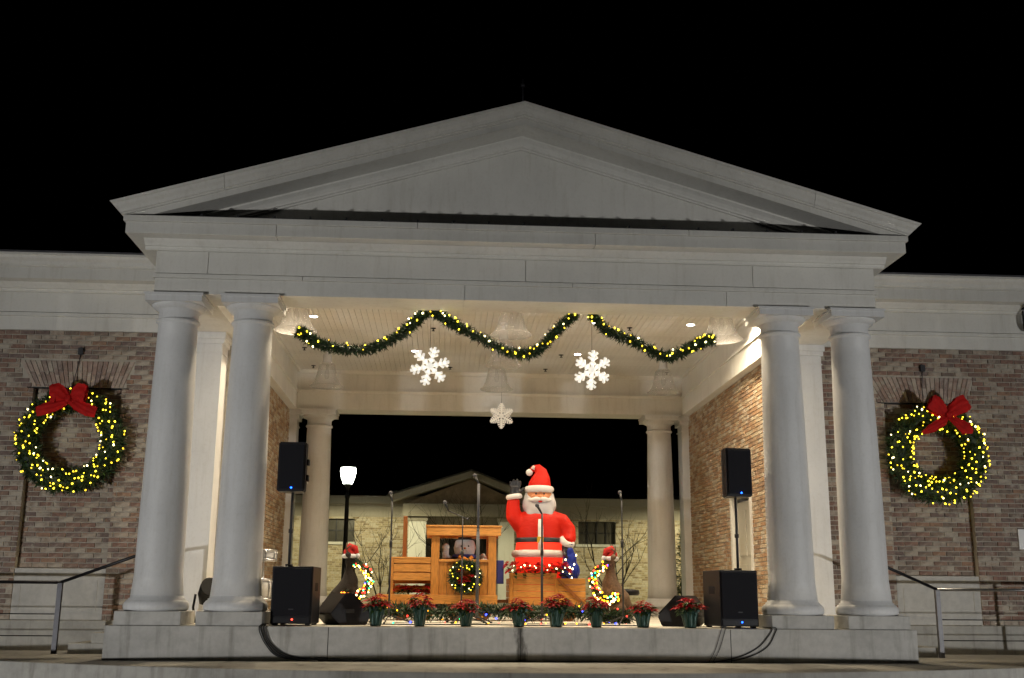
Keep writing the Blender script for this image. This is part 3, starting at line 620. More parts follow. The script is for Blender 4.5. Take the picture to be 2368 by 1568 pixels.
for i, (pts, lab) in enumerate((
    ([(-3.02, GY, 3.88), (-2.90, GY, 3.82), (-2.68, GY, 3.70), (-2.1, GY, 3.64), (-1.65, GY, 3.85), (-1.42, GY, 4.06), (-1.26, GY, 4.22)], 'lit evergreen swag between the column pair without cables and the first beam hook'),
    ([(-1.20, GY, 4.23), (-1.0, GY, 4.10), (-0.71, GY, 3.93), (-0.11, GY, 3.65), (0.25, GY, 3.68), (0.52, GY, 3.95), (0.80, GY, 4.23)], 'lit evergreen swag hanging in the middle between two snowflakes'),
    ([(1.02, GY, 4.23), (1.22, GY, 4.0), (1.64, GY, 3.83), (2.06, GY, 3.63), (2.40, GY, 3.77), (2.58, GY, 3.85), (2.74, GY, 3.90)], 'lit evergreen swag hooked beside the gap between two garlands'))):
    lab = ['lit evergreen swag ending at the columns on the drum side', 'lit evergreen swag dipping between the two big white snowflakes', 'lit evergreen swag ending at the columns beside the door wall'][i]
    path = catenary(pts); c = path[len(path)//2].copy(); path = [p-c for p in path]
    T = thing('garland', lab, 'garland', c, 0, 'swagged garlands under the front beam'); rg = random.Random(60+i)
    bm = bmesh.new(); needles(bm, path, 0.075, 3600, rg, 0.08, 0.010); o = obj('foliage', bm, M['needle'], T); o['kind'] = 'stuff'
    bm = bmesh.new(); tube(bm, path, 0.035, 6); obj('stem', bm, M['needle'][0], T)
    bulbs(T, path, 0.085, (30, 44, 40)[i], rg, [BULB['warm']]*3+[BULB['dim']]*2+[BULB['white']])

# ------------------------------------------------------------------ snowflakes
def flake(label, c, R_, m, kind, spin, tilt, top):
    T = thing('snowflake', label, 'snowflake', c, tilt, 'hanging snowflakes'); h = 0.020
    for k in range(6):
        bm = bmesh.new()
        def bar(p, q, w):
            p, q = Vector(p), Vector(q); d = (q-p).normalized(); s = Vector((-d.y, d.x))*w/2; pts = [p+s, p-s, q-s, q+s]
            F = [bm.verts.new((a.x, -h, a.y)) for a in pts]; K = [bm.verts.new((a.x, h, a.y)) for a in pts]; bm.faces.new(F); bm.faces.new(K[::-1])
            for i in range(4): bm.faces.new((F[i], K[i], K[(i+1) % 4], F[(i+1) % 4]))
        d = Vector((0, 1)); bar((0, 0.02), (0, R_), 0.036*R_/0.27)
        lev = ((0.26, 0.17), (0.50, 0.27), (0.72, 0.27)) if kind == 0 else ((0.28, 0.34), (0.44, 0.36), (0.60, 0.32), (0.76, 0.24), (0.90, 0.14))
        for f, l in lev:
            for s in (-1, 1): bar((0, R_*f), (s*l*R_*0.84, R_*(f+l*(0.62 if kind == 0 else 0.35))), (0.030 if kind == 0 else 0.022)*R_/0.27)
        bmesh.ops.recalc_face_normals(bm, faces=bm.faces[:])
        o = obj('arm', bm, m, T); o.rotation_euler = (0, spin+k*math.pi/3, 0); o.location = (0, 0.0015*k, 0)
    bm = bmesh.new(); lathe(bm, [(0.0, -0.03), (0.045*R_/0.27, -0.022), (0.045*R_/0.27, 0.022), (0.0, 0.03)], 6, smooth=False)
    for v in bm.verts: v.co = Vector((v.co.x, v.co.z, v.co.y))
    obj('hub', bm, m, T)
    bm = bmesh.new(); tube(bm, [(0, 0, R_*0.9), (0, 0, top)], 0.003, 5); obj('hanging_wire', bm, M['wire'], T)
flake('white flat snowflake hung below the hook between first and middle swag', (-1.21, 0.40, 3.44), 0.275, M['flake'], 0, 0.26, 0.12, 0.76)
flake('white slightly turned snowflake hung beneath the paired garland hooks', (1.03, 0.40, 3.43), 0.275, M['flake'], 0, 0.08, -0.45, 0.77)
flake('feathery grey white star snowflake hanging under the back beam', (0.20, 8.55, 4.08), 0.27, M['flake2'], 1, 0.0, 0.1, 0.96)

# ------------------------------------------------------------------ loudspeakers
def subwoofer(label, x, y, rz, led):
    T = thing('subwoofer', label, 'speaker', (x, y, 0.0), rz, 'subwoofers at the stage edge')
    o = obj('cabinet', box(-0.255, 0.255, 0.0, 0.62, 0.02, 0.72, 0.012), M['black'], T)
    obj('grille', box(-0.235, 0.235, -0.018, -0.002, 0.115, 0.695, 0.006), M['grille'], T)
    obj('lower_rail', box(-0.235, 0.235, -0.012, -0.001, 0.03, 0.105, 0.004), M['black'], T)
    obj('badge', box(-0.03, 0.03, -0.026, -0.018, 0.19, 0.205, 0.002), M['pole'], T)
    for s in (-1, 1):
        obj('handle', box(s*0.252-0.006, s*0.252+0.006, 0.20, 0.40, 0.42, 0.52, 0.003), M['grille'], T)
        for yy in (0.04, 0.54): obj('foot', box(s*0.2-0.03, s*0.2+0.03, yy, yy+0.06, 0.0, 0.022), M['wire'], T)
    bm = bmesh.new(); ball(bm, (0.02, -0.02, 0.075), 0.012, 1); obj('power_light', bm, led, T)
def topspeaker(label, x, y, z, rz):
    T = thing('loudspeaker', label, 'speaker', (x, y, 0.722), rz, 'loudspeakers on poles')
    bm = bmesh.new(); tube(bm, [(0, 0, 0), (0, 0, 0.98)], 0.0175, 10); tube(bm, [(0, 0, 0), (0, 0, 0.03)], 0.05, 12); tube(bm, [(0, 0, 0.42), (0, 0, 0.47)], 0.028, 10); obj('pole', bm, M['pole'], T)
    c = extrude_y([(-0.178, 0), (0.178, 0), (0.178, 0.62), (-0.178, 0.62)], -0.17, 0.0)
    bm = bmesh.new(); bz = z-0.722
    pl = [(-0.178, -0.16), (0.178, -0.16), (0.178, -0.02), (0.10, 0.19), (-0.10, 0.19), (-0.178, -0.02)]
    a = [bm.verts.new((px, py, bz)) for px, py in pl]; b = [bm.verts.new((px, py, bz+0.635)) for px, py in pl]
    for i in range(6): bm.faces.new((a[i], a[(i+1) % 6], b[(i+1) % 6], b[i]))
    bm.faces.new(a[::-1]); bm.faces.new(b); bmesh.ops.bevel(bm, geom=bm.edges[:], offset=0.014, segments=2, affect='EDGES'); obj('cabinet', bm, M['black'], T); c.free()
    obj('grille', box(-0.158, 0.158, -0.176, -0.161, bz+0.03, bz+0.605, 0.006), M['grille'], T)
    bm = bmesh.new(); ball(bm, (0.012, -0.18, bz+0.045), 0.013, 1); obj('power_light', bm, M['led_blue'], T)
    for (za, zb) in ((0.14, 0.22), (0.34, 0.42)): obj('handle', box(0.178, 0.205, -0.09, 0.0, bz+za, bz+zb, 0.006), M['black'], T)
subwoofer('black subwoofer with red pilot light beside the drums', -2.84, -0.25, R(-3), M['led_red'])
subwoofer('black subwoofer with blue pilot light beside trailing cables', 2.80, -0.25, R(7), M['led_blue'])
topspeaker('black loudspeaker on pole in front of the dark night opening and drums', -2.93, 0.02, 1.66, R(-4))
topspeaker('black loudspeaker on pole in front of the brick wall and door', 2.87, 0.02, 1.67, R(9))
def wedge(label, x, y, rz):
    T = thing('floor_monitor', label, 'speaker', (x, y, 0.0), rz, 'wedge monitors on the stage floor')
    bm = extrude_x([(-0.24, 0.0), (0.12, 0.0), (0.26, 0.14), (0.06, 0.40), (-0.02, 0.40), (-0.30, 0.13)], -0.27, 0.27); bmesh.ops.bevel(bm, geom=bm.edges[:], offset=0.01, segments=2, affect='EDGES'); obj('cabinet', bm, M['black'], T)
    bm = bmesh.new(); P_ = [(-0.24, -0.286, 0.155), (0.24, -0.286, 0.155), (0.24, -0.045, 0.388), (-0.24, -0.045, 0.388)]
    F = [bm.verts.new((a, b-0.012, c+0.012)) for a, b, c in P_]; K = [bm.verts.new(p) for p in P_]; bm.faces.new(F)
    for i in range(4): bm.faces.new((F[i], F[(i+1) % 4], K[(i+1) % 4], K[i]))
    bmesh.ops.recalc_face_normals(bm, faces=bm.faces[:]); obj('grille', bm, M['grille'], T)
    obj('handle', box(-0.275, -0.268, -0.06, 0.06, 0.15, 0.20), M['pole'], T)
wedge('black wedge monitor standing against the subwoofer with red pilot light', -2.27, 0.35, R(118))
wedge('black wedge monitor behind the bright red poinsettia by the subwoofer', 2.28, 0.55, R(-122))

# ------------------------------------------------------------------ poinsettias
def leafblade(bm, p, d, l, w, mi, rg, droop=0.3):
    d = d.normalized(); s = d.cross(Vector((0, 0, 1)))
    if s.length < 0.05: s = Vector((1, 0, 0))
    s.normalize(); s = (s+Vector((0, 0, rg.uniform(-.4, .4)))).normalized(); nn = s.cross(d)
    m1 = p+d*l*0.4+nn*l*0.05; e = p+d*l+Vector((0, 0, -droop*l))
    v = [bm.verts.new(q) for q in (p, m1+s*w/2, m1-nn*w*0.12, m1-s*w/2, e)]
    for f in ((0, 1, 2), (0, 2, 3), (1, 4, 2), (2, 4, 3)): bm.faces.new([v[i] for i in f]).material_index = mi
def poinsettia_heads(bm, rg, spots, size, mats=(0, 1)):
    for c in spots:
        out = Vector((c.x*0.8, c.y*0.8, 0.5)); out.normalize()
        a0 = rg.random()*6
        ax = out.cross(Vector((0.3, 0.9, 0.1))).normalized(); ay = out.cross(ax)
        for ringn, (cnt, ln, tilt) in enumerate(((7, 1.0, 0.15), (5, 0.66, 0.55))):
            for k in range(cnt):
                a = a0+ringn*0.4+2*math.pi*k/cnt+rg.uniform(-.2, .2); d = ax*math.cos(a)+ay*math.sin(a)+out*tilt
                leafblade(bm, c+out*0.01*ringn, d, size*ln*rg.uniform(0.8, 1.15), size*0.42*ln, rg.choices(mats, (3, 2))[0], rg, 0.22)
        ball(bm, c+out*0.02, size*0.07, 1, mi=4)
pm = []
for v_ in range(3):
    rg = random.Random(90+v_)
    bm = bmesh.new(); sp = []
    for k in range(11):
        a = k*2.4; r_ = 0.165*math.sqrt((k+0.3)/11); sp.append(Vector((r_*math.cos(a)+rg.gauss(0, .012), r_*math.sin(a)+rg.gauss(0, .012), 0.36-r_*0.8+rg.uniform(-.02, .02))))
    poinsettia_heads(bm, rg, sp, 0.105); f_ = mesh('flowers', bm, [M['red'], M['red2'], M['leaf'], M['leaf2'], M['gold']])
    bm = bmesh.new()
    for k in range(70):
        a = rg.random()*6.283; z = rg.uniform(0.17, 0.31); r_ = rg.uniform(0.02, 0.11)
        leafblade(bm, Vector((r_*math.cos(a), r_*math.sin(a), z)), Vector((math.cos(a), math.sin(a), rg.uniform(-.5, .4))), rg.uniform(0.07, 0.12), 0.045, 0 if rg.random() < 0.8 else 1, rg)
    for k in range(9): tube(bm, [(rg.gauss(0, .02), rg.gauss(0, .02), 0.15), (rg.gauss(0, .06), rg.gauss(0, .06), 0.31)], 0.005, 4, 0)
    l_ = mesh('leaves', bm, [M['leaf'], M['leaf2']]); pm.append((f_, l_))
bm = bmesh.new(); seg = 28
rings = []
for (r_, z, cr) in ((0.068, 0.0, 0.02), (0.075, 0.05, 0.06), (0.088, 0.13, 0.10), (0.098, 0.185, 0.14), (0.118, 0.222, 0.22), (0.104, 0.20, 0.14), (0.085, 0.165, 0.05)):
    rings.append([bm.verts.new(((r_*(1+cr*math.sin(k*math.pi)*0.0+cr*0.5*(-1)**k))*math.cos(2*math.pi*k/seg), (r_*(1+cr*0.5*(-1)**k))*math.sin(2*math.pi*k/seg), z+(0.02*(-1)**(k//2) if z > 0.21 else 0))) for k in range(seg)])
for a, b in zip(rings, rings[1:]):
    for k in range(seg): bm.faces.new((a[k], a[(k+1) % seg], b[(k+1) % seg], b[k]))
bm.faces.new(rings[0][::-1]); bm.faces.new(rings[-1]); pot_m = mesh('foil_pot', bm, M['foil'])
PL = [(-1.80, 'against the wedge monitor by the drums'), (-1.25, 'below the slatted train boiler'), (-0.67, 'below the wreath on the train cab'), (0.0, 'below the gap between train cab and wagon'), (0.47, 'in front of the bearded inflatable beside the microphone stand'), (0.98, 'below the lit deer by the wagon end'), (1.58, 'standing alone in front of the back column'), (2.18, 'in front of the wedge monitor by the subwoofer')]
for i, (x, lab) in enumerate(PL):
    T = thing('poinsettia', 'red poinsettia in green foil pot ' + lab, 'potted plant', (x, -0.13-0.03*(i % 2), 0.0), i*1.3, 'poinsettias along the stage edge')
    k = pm[i % 3]; link('flowers', k[0], T); link('leaves', k[1], T); link('foil_pot', pot_m, T); T.scale = (1.0+0.10*math.sin(i*2.1), 1.0+0.08*math.cos(i*3.3), 1.0+0.11*math.sin(i*1.7+0.6)); T.rotation_euler = (0.05*math.sin(i*2.7), 0.06*math.cos(i*1.9), i*1.3)
# floor garland with coloured lights
path = catenary([(-2.25, 0.0, 0.12), (-1.6, 0.1, 0.17), (-1.1, 0.0, 0.13), (-0.4, 0.12, 0.18), (0.2, 0.0, 0.14), (0.8, 0.1, 0.17), (1.3, 0.0, 0.12), (1.75, 0.05, 0.09)])
T = thing('garland', 'loose green floor garland with coloured bulbs behind the foil pots', 'garland', (0, 1.75, 0)); rg = random.Random(77)
bm = bmesh.new(); needles(bm, path, 0.10, 2600, rg, 0.11, 0.013); o = obj('foliage', bm, M['needle']+[M['leaf2']], T); o['kind'] = 'stuff'
bm = bmesh.new(); tube(bm, path, 0.02, 6); obj('stem', bm, M['needle'][0], T)
bulbs(T, path, 0.11, 30, rg, CBULB[:4], size=0.95)

T = thing('light_string', 'thin string of coloured bulbs lying on the floor among foil pots', 'string lights', (0, 0.12, 0)); rg = random.Random(78)
path = catenary([(-1.7, 0.0, 0.02), (-1.0, 0.1, 0.02), (-0.3, -0.02, 0.02), (0.3, 0.1, 0.02), (0.75, 0.0, 0.02), (1.3, 0.1, 0.02)])
bulbs(T, path, 0.02, 18, rg, CBULB[:4], Vector((0, 0, 1)), size=0.9)
# ------------------------------------------------------------------ wooden train
TY = 3.0
def plank(T, n, x0, x1, y0, y1, z0, z1, m='wood'): return wpart(n, box(x0, x1, y0, y1, z0, z1, 0.006), M[m], T)
def wheel(T, x, y, r_=0.17):
    bm = bmesh.new(); lathe(bm, [(0.0, -0.03), (r_, -0.03), (r_+0.01, 0.0), (r_, 0.03), (0.0, 0.03)], 28)
    lathe(bm, [(0.04, -0.05), (0.04, 0.05)], 12)
    for v in bm.verts: v.co = Vector((v.co.x+x, v.co.z+y, v.co.y+r_+0.01))
    wpart('wheel', bm, M['woodd'], T)
T = thing('wooden_engine', 'cedar plank train engine with slatted boiler and roofed cab', 'train', (-0.95, TY+0.4, 0))
plank(T, 'base_beam', -1.98, -0.12, TY-0.02, TY+0.03, 0.25, 0.39); plank(T, 'base_beam', -1.98, -0.12, TY+0.80, TY+0.85, 0.25, 0.39)
plank(T, 'deck', -1.95, -0.14, TY+0.03, TY+0.80, 0.33, 0.375)
bm = extrude_y([(-2.05, 0.30), (-1.2, 0.22), (-1.2, 0.25), (-2.05, 0.335)], TY-0.05, TY-0.022); wpart('skirt_board', bm, M['wood'], T)
for (z0, z1) in ((0.60, 0.715), (0.73, 0.845), (0.86, 0.925)): plank(T, 'boiler_slat', -1.73, -1.16, TY, TY+0.035, z0, z1)
for (z0, z1) in ((0.42, 0.53), (0.56, 0.66), (0.69, 0.80), (0.83, 0.92)): plank(T, 'boiler_slat', -1.73, -1.16, TY+0.75, TY+0.785, z0, z1)
for i in range(6): plank(T, 'boiler_top_slat', -1.76, -1.16, TY-0.005+0.135*i, TY+0.12+0.135*i, 0.927, 0.955)
for yy in (TY-0.004, TY+0.745): plank(T, 'boiler_post', -1.79, -1.732, yy, yy+0.045, 0.38, 0.955, 'woodv')
for (z0, z1) in ((0.60, 0.72), (0.735, 0.845), (0.86, 0.925)): plank(T, 'boiler_end_slat', -1.785, -1.755, TY+0.042, TY+0.744, z0, z1)
plank(T, 'smokestack', -1.61, -1.545, TY+0.30, TY+0.37, 0.956, 1.60, 'woodd')
for (x0, x1) in ((-1.155, -1.03), (-0.27, -0.145)):
    for yy in (TY, TY+0.72): plank(T, 'cab_post', x0, x1, yy, yy+0.09, 0.376, 1.285, 'woodv')
for i in range(6): x0 = -1.028+i*0.126; plank(T, 'cab_panel', x0, x0+0.122, TY+0.02, TY+0.05, 0.376, 0.885, 'woodv')
plank(T, 'cab_sill', -1.03, -0.27, TY-0.012, TY+0.09, 0.887, 0.925)
for i in range(5): plank(T, 'cab_side_slat', -1.028-0.03, -1.03, TY+0.092, TY+0.718, 0.40+i*0.1, 0.49+i*0.1)
plank(T, 'roof_beam', -1.235, -0.075, TY-0.06, TY-0.02, 1.287, 1.415); plank(T, 'roof_beam', -1.235, -0.075, TY+0.84, TY+0.88, 1.287, 1.415)
for i in range(7): plank(T, 'roof_slat', -1.25, -0.06, TY-0.075+i*0.138, TY+0.055+i*0.138, 1.417, 1.445)
for x in (-1.6, -1.25, -0.75, -0.35):
    for yy in (TY+0.09, TY+0.76): wheel(T, x, yy, 0.145)
T = thing('wooden_wagon', 'cedar plank train wagon with diagonal brace carrying the bearded inflatable', 'train', (0.65, TY+0.4, 0))
for i in range(4): plank(T, 'side_plank', 0.06, 1.25, TY, TY+0.035, 0.255+i*0.1, 0.35+i*0.1); plank(T, 'side_plank', 0.06, 1.25, TY+0.80, TY+0.835, 0.255+i*0.1, 0.35+i*0.1)
plank(T, 'side_plank', 0.06, 0.80, TY, TY+0.035, 0.655, 0.73)
for i in range(4):
    for x in (0.062, 1.215): plank(T, 'end_plank', x, x+0.033, TY+0.037, TY+0.798, 0.257+i*0.1, 0.348+i*0.1)
plank(T, 'bed', 0.1, 1.21, TY+0.037, TY+0.798, 0.24, 0.268)
bm = extrude_y([(0.78, 0.645), (0.83, 0.655), (1.24, 0.27), (1.19, 0.258)], TY-0.022, TY-0.001); wpart('diagonal_brace', bm, M['woodd'], T)
for x in (0.07, 0.77): plank(T, 'corner_post', x, x+0.05, TY-0.022, TY-0.002, 0.255, 0.65 if x > .5 else 0.73, 'woodv')
for x in (0.3, 1.0):
    for yy in (TY+0.09, TY+0.74): wheel(T, x, yy, 0.12)
plank(T, 'coupling', -0.14, 0.06, TY+0.36, TY+0.44, 0.27, 0.32, 'woodd')
def flower_bed(label, x0, x1, y0, y1, z, cnt, seed, size=0.095, hz=0.1):
    rg = random.Random(seed); c = Vector(((x0+x1)/2, (y0+y1)/2, z)); T = thing('poinsettia_bunch', label, 'flowers', c, 0, 'poinsettias packed into the train')
    bm = bmesh.new(); sp = [Vector((rg.uniform(x0, x1)-c.x, rg.uniform(y0, y1)-c.y, rg.uniform(0, hz))) for _ in range(cnt)]
    for p in sp: poinsettia_heads(bm, rg, [p], size)
    obj('flowers', bm, [M['red'], M['red'], M['leaf'], M['leaf2'], M['gold']], T)
    bm = bmesh.new()
    for k in range(cnt*3):
        p = Vector((rg.uniform(x0, x1)-c.x, rg.uniform(y0, y1)-c.y, rg.uniform(-0.08, hz*0.6))); a = rg.random()*6.28
        leafblade(bm, p, Vector((math.cos(a), math.sin(a), rg.uniform(-.3, .5))), 0.10, 0.05, 0, rg)
    obj('leaves', bm, M['leaf'], T); return T
flower_bed('red poinsettias filling the slot below the slatted train boiler', -1.70, -1.19, TY+0.04, TY+0.3, 0.42, 26, 31, 0.075, 0.10)
T = flower_bed('red poinsettias heaped along the wagon rim around the inflatable', 0.02, 1.0, TY-0.06, TY+0.12, 0.74, 52, 32, 0.085, 0.14)
bulbs(T, [Vector((-0.45, -0.1, 0.05)), Vector((0.0, -0.12, 0.08)), Vector((0.55, -0.1, 0.03))], 0.05, 14, random.Random(5), [BULB['white']])
T = wreath('small lit evergreen wreath with red poinsettia centre on train cab', (-0.62, TY-0.06, 0.665), 0.185, 0.075, 0, 30, 23, None, 0.75, 2600)
bm = bmesh.new(); rg = random.Random(8)
poinsettia_heads(bm, rg, [Vector((rg.uniform(-.11, .09), -0.05+rg.uniform(-.02, .02), rg.uniform(-.12, .08))) for _ in range(8)], 0.085); obj('flowers', bm, [M['red'], M['red'], M['leaf'], M['leaf2'], M['gold']], T)
# toy snowman in the cab window
T = thing('toy_snowman', 'white plush snowman with blue collar and orange scarf in cab window', 'plush toy', (-0.63, TY+0.32, 0.376))
bm = bmesh.new(); lathe(bm, [(0.0, 0.0), (0.17, 0.01), (0.22, 0.12), (0.23, 0.28), (0.21, 0.45), (0.17, 0.56), (0.12, 0.60), (0.16, 0.66), (0.175, 0.74), (0.15, 0.84), (0.09, 0.89), (0.0, 0.90)], 28); obj('body', bm, M['plush'], T)
for s in (-1, 1):
    bm = bmesh.new(); tube(bm, [(s*0.18, 0, 0.52), (s*0.30, -0.06, 0.60), (s*0.30, -0.14, 0.72 if s < 0 else 0.55)], [0.06, 0.055, 0.05], 10); ball(bm, (s*0.30, -0.15, 0.74 if s < 0 else 0.53), 0.06, 2); obj('arm', bm, M['plush'], T)
bm = bmesh.new(); tube(bm, [(0.17*math.cos(a), 0.17*math.sin(a), 0.605) for a in [i*math.pi/12 for i in range(25)]], 0.03, 8, 0, False); obj('collar', bm, M['bluep'], T)
bm = bmesh.new(); loop(bm, [(-0.10, -0.19, 0.60), (0.02, -0.23, 0.54), (0.12, -0.24, 0.44), (0.16, -0.25, 0.36)], 0.07); loop(bm, [(0.12, -0.20, 0.60), (0.05, -0.24, 0.52), (-0.02, -0.25, 0.42)], 0.06); obj('scarf', bm, M['orange'], T)
bm = bmesh.new(); [ball(bm, (s*0.055, -0.158, 0.76), 0.016, 1) for s in (-1, 1)]; obj('eyes', bm, M['wire'], T)
bm = bmesh.new(); lathe(bm, [(0.018, 0), (0.0, 0.08)], 10)
for v in bm.verts: v.co = Vector((v.co.x, -0.165-v.co.z, 0.725+v.co.y))
obj('nose', bm, M['orange'], T)
bm = bmesh.new(); lathe(bm, [(0.0, 0.86), (0.2, 0.862), (0.2, 0.875), (0.12, 0.88), (0.12, 0.90)], 20, sx=0.9, sy=0.9); obj('hat', bm, M['wire'], T)
tag(obj('blue_banner', box(-0.135, -0.02, TY+0.10, TY+0.13, 0.56, 0.92, 0.01), M['bluep']), 'strip of blue cloth hanging beside the train cab', 'cloth')

# ------------------------------------------------------------------ bearded inflatable figure in the wagon
F = thing('inflatable_figure', 'bearded inflatable figure in red suit waving one black glove', 'inflatable', (0.56, TY+0.45, 0.268))
F.scale = (0.96, 0.96, 0.955)
Z0 = 0.268
bm = bmesh.new()
lathe(bm, [(0.0, 0.0), (0.30, 0.01), (0.36, 0.10), (0.37, 0.35), (0.385, 0.62), (0.40, 0.75), (0.39, 0.90), (0.375, 1.02), (0.38, 1.15), (0.375, 1.28), (0.34, 1.40), (0.27, 1.50), (0.18, 1.57), (0.14, 1.66), (0.0, 1.70)], 36, sy=0.80)
tube(bm, [(-0.22, 0, 1.36), (-0.36, -0.02, 1.30), (-0.43, -0.04, 1.42), (-0.445, -0.05, 1.60), (-0.42, -0.06, 1.72)], [0.15, 0.145, 0.135, 0.115, 0.10], 16)
tube(bm, [(0.22, 0, 1.38), (0.38, -0.01, 1.34), (0.49, -0.02, 1.20), (0.50, -0.08, 1.06), (0.44, -0.16, 0.99)], [0.15, 0.145, 0.135, 0.12, 0.10], 16)
o = obj('body', bm, M['suit'], F); remesh(o, 0.02, 10)
l = bpy.data.lights.new('inner_fill', 'POINT'); l.energy = 30; l.color = (1.0, 0.86, 0.66); l.shadow_soft_size = 0.12  # point lamp added inside the figure to brighten its red suit
lo = bpy.data.objects.new('inner_fill', l); COL.objects.link(lo); lo.parent = F; lo.location = (0, 0.02, 0.95)
def fring(n, c, r_, th, m, sy=0.82, tilt=None, zs=1.0):
    bm = bmesh.new(); rot = tilt or Matrix()
    pts = [Vector(c)+(rot.to_3x3() @ Vector((r_*math.cos(a), r_*sy*math.sin(a), 0))) for a in [i*2*math.pi/32 for i in range(33)]]
    tube(bm, pts, th, 12, 0, False, zs); return obj(n, bm, m, F)
fring('coat_hem', (0, 0, 0.80), 0.40, 0.062, M['fur'])
bm = bmesh.new(); lathe(bm, [(0.392, 0.985), (0.405, 0.995), (0.405, 1.055), (0.39, 1.065)], 36, sy=0.80); obj('belt', bm, M['glove'], F)
bm = bmesh.new(); bx(bm, -0.06, 0.045, -0.345, -0.322, 0.975, 1.075); bmesh.ops.bevel(bm, geom=bm.edges[:], offset=0.006, segments=1, affect='EDGES'); obj('buckle', bm, M['gold'], F)
bm = bmesh.new(); tube(bm, [(0.0, -0.34, 0.80), (0.0, -0.325, 1.0), (0.0, -0.315, 1.2), (0.0, -0.27, 1.36)], [0.05, 0.045, 0.045, 0.04], 12, flat=0.5); obj('placket', bm, M['fur'], F)
fring('cuff', (-0.425, -0.06, 1.745), 0.095, 0.045, M['fur'], 1.0, Matrix.Rotation(-0.15, 4, 'Y'))
fring('cuff', (0.455, -0.145, 1.0), 0.085, 0.055, M['fur'], 1.0, Matrix.Rotation(0.5, 4, 'Y') @ Matrix.Rotation(0.5, 4, 'X'))
def glove(base, up_, side, curl):
    bm = bmesh.new(); base, up_, side = Vector(base), Vector(up_).normalized(), Vector(side).normalized(); nn = side.cross(up_)
    tube(bm, [base, base+up_*0.07, base+up_*0.15], [0.07, 0.085, 0.075], 14, flat=0.7)
    for k, (off, ln) in enumerate(((-0.062, 0.11), (-0.022, 0.14), (0.02, 0.135), (0.06, 0.10))):
        p = base+up_*0.13+side*off; d = (up_+side*off*3).normalized()
        tube(bm, [p, p+d*ln*0.5, p+d*ln*0.85+nn*curl*0.3, p+d*ln+nn*curl], [0.027, 0.027, 0.024, 0.014], 10)
    p = base+up_*0.05-side*0.06; d = (up_*0.6-side).normalized(); tube(bm, [p, p+d*0.07, p+d*0.12+up_*0.02], [0.034, 0.03, 0.018], 10)
    o = obj('glove', bm, M['glove'], F); remesh(o, 0.008, 3)
glove((-0.42, -0.065, 1.77), (0.06, -0.05, 1), (-1, 0.1, 0), -0.03)
glove((0.445, -0.16, 0.985), (-0.05, -0.28, -1), (-0.6, -0.8, 0), 0.05)
bm = bmesh.new(); ball(bm, (0, -0.02, 1.76), 0.215, 3, (1, 0.9, 0.95)); obj('head', bm, M['skin'], F)
bm = bmesh.new()
for s in (-1, 1): ball(bm, (s*0.085, -0.185, 1.745), 0.055, 2, (1.2, 0.7, 0.8))
obj('cheeks', bm, M['skin'], F)
bm = bmesh.new(); ball(bm, (0.0, -0.235, 1.735), 0.042, 2, (1.1, 1, 0.9)); obj('nose', bm, M['skin'], F)
for s in (-1, 1):
    bm = bmesh.new(); ball(bm, (s*0.068, -0.205, 1.79), 0.016, 2, (1, 0.6, 1.1)); obj('eye', bm, M['glove'], F)
    bm = bmesh.new(); tube(bm, [(s*0.03, -0.225, 1.818), (s*0.075, -0.215, 1.835), (s*0.12, -0.19, 1.822)], [0.01, 0.016, 0.008], 8); obj('eyebrow', bm, M['fur'], F)
bm = bmesh.new()
for (x, y, z, r_, s) in ((0, -0.10, 1.56, 0.20, (1.15, 0.8, 1.0)), (-0.16, -0.06, 1.62, 0.14, (0.9, 0.9, 1.2)), (0.16, -0.06, 1.62, 0.14, (0.9, 0.9, 1.2)), (-0.10, -0.12, 1.47, 0.13, (1, 0.8, 1.1)), (0.10, -0.12, 1.47, 0.13, (1, 0.8, 1.1)), (0, -0.15, 1.40, 0.12, (1, 0.8, 1.2)), (-0.21, -0.02, 1.72, 0.08, (0.6, 1, 1.4)), (0.21, -0.02, 1.72, 0.08, (0.6, 1, 1.4))): ball(bm, (x, y, z), r_, 3, s)
o = obj('beard', bm, M['beard'], F); remesh(o, 0.018, 5)
bm = bmesh.new()
for s in (-1, 1): tube(bm, [(0, -0.255, 1.70), (s*0.07, -0.25, 1.695), (s*0.14, -0.215, 1.685), (s*0.19, -0.17, 1.70)], [0.03, 0.042, 0.034, 0.012], 12)
obj('moustache', bm, M['fur'], F)
bm = bmesh.new(); ball(bm, (0, -0.262, 1.655), 0.028, 2, (1.3, 0.5, 0.6)); obj('mouth', bm, M['suit'], F)
fring('hat_band', (0, -0.02, 1.875), 0.195, 0.058, M['fur'], 0.95)
bm = bmesh.new(); tube(bm, [(0, -0.01, 1.86), (0.015, -0.01, 1.98), (0.03, 0, 2.09), (0.02, 0, 2.18), (-0.03, 0, 2.235), (-0.09, 0, 2.235), (-0.135, 0, 2.20)], [0.20, 0.185, 0.15, 0.11, 0.08, 0.055, 0.04], 20); obj('hat', bm, M['suit'], F)
bm = bmesh.new(); ball(bm, (-0.165, -0.01, 2.165), 0.06, 2); obj('pompom', bm, M['fur'], F)
bm = bmesh.new(); tube(bm, [(-0.08, -0.03, 2.27), (-0.11, -0.03, 2.215)], [0.03, 0.035], 10); obj('hat_tip', bm, M['fur'], F)
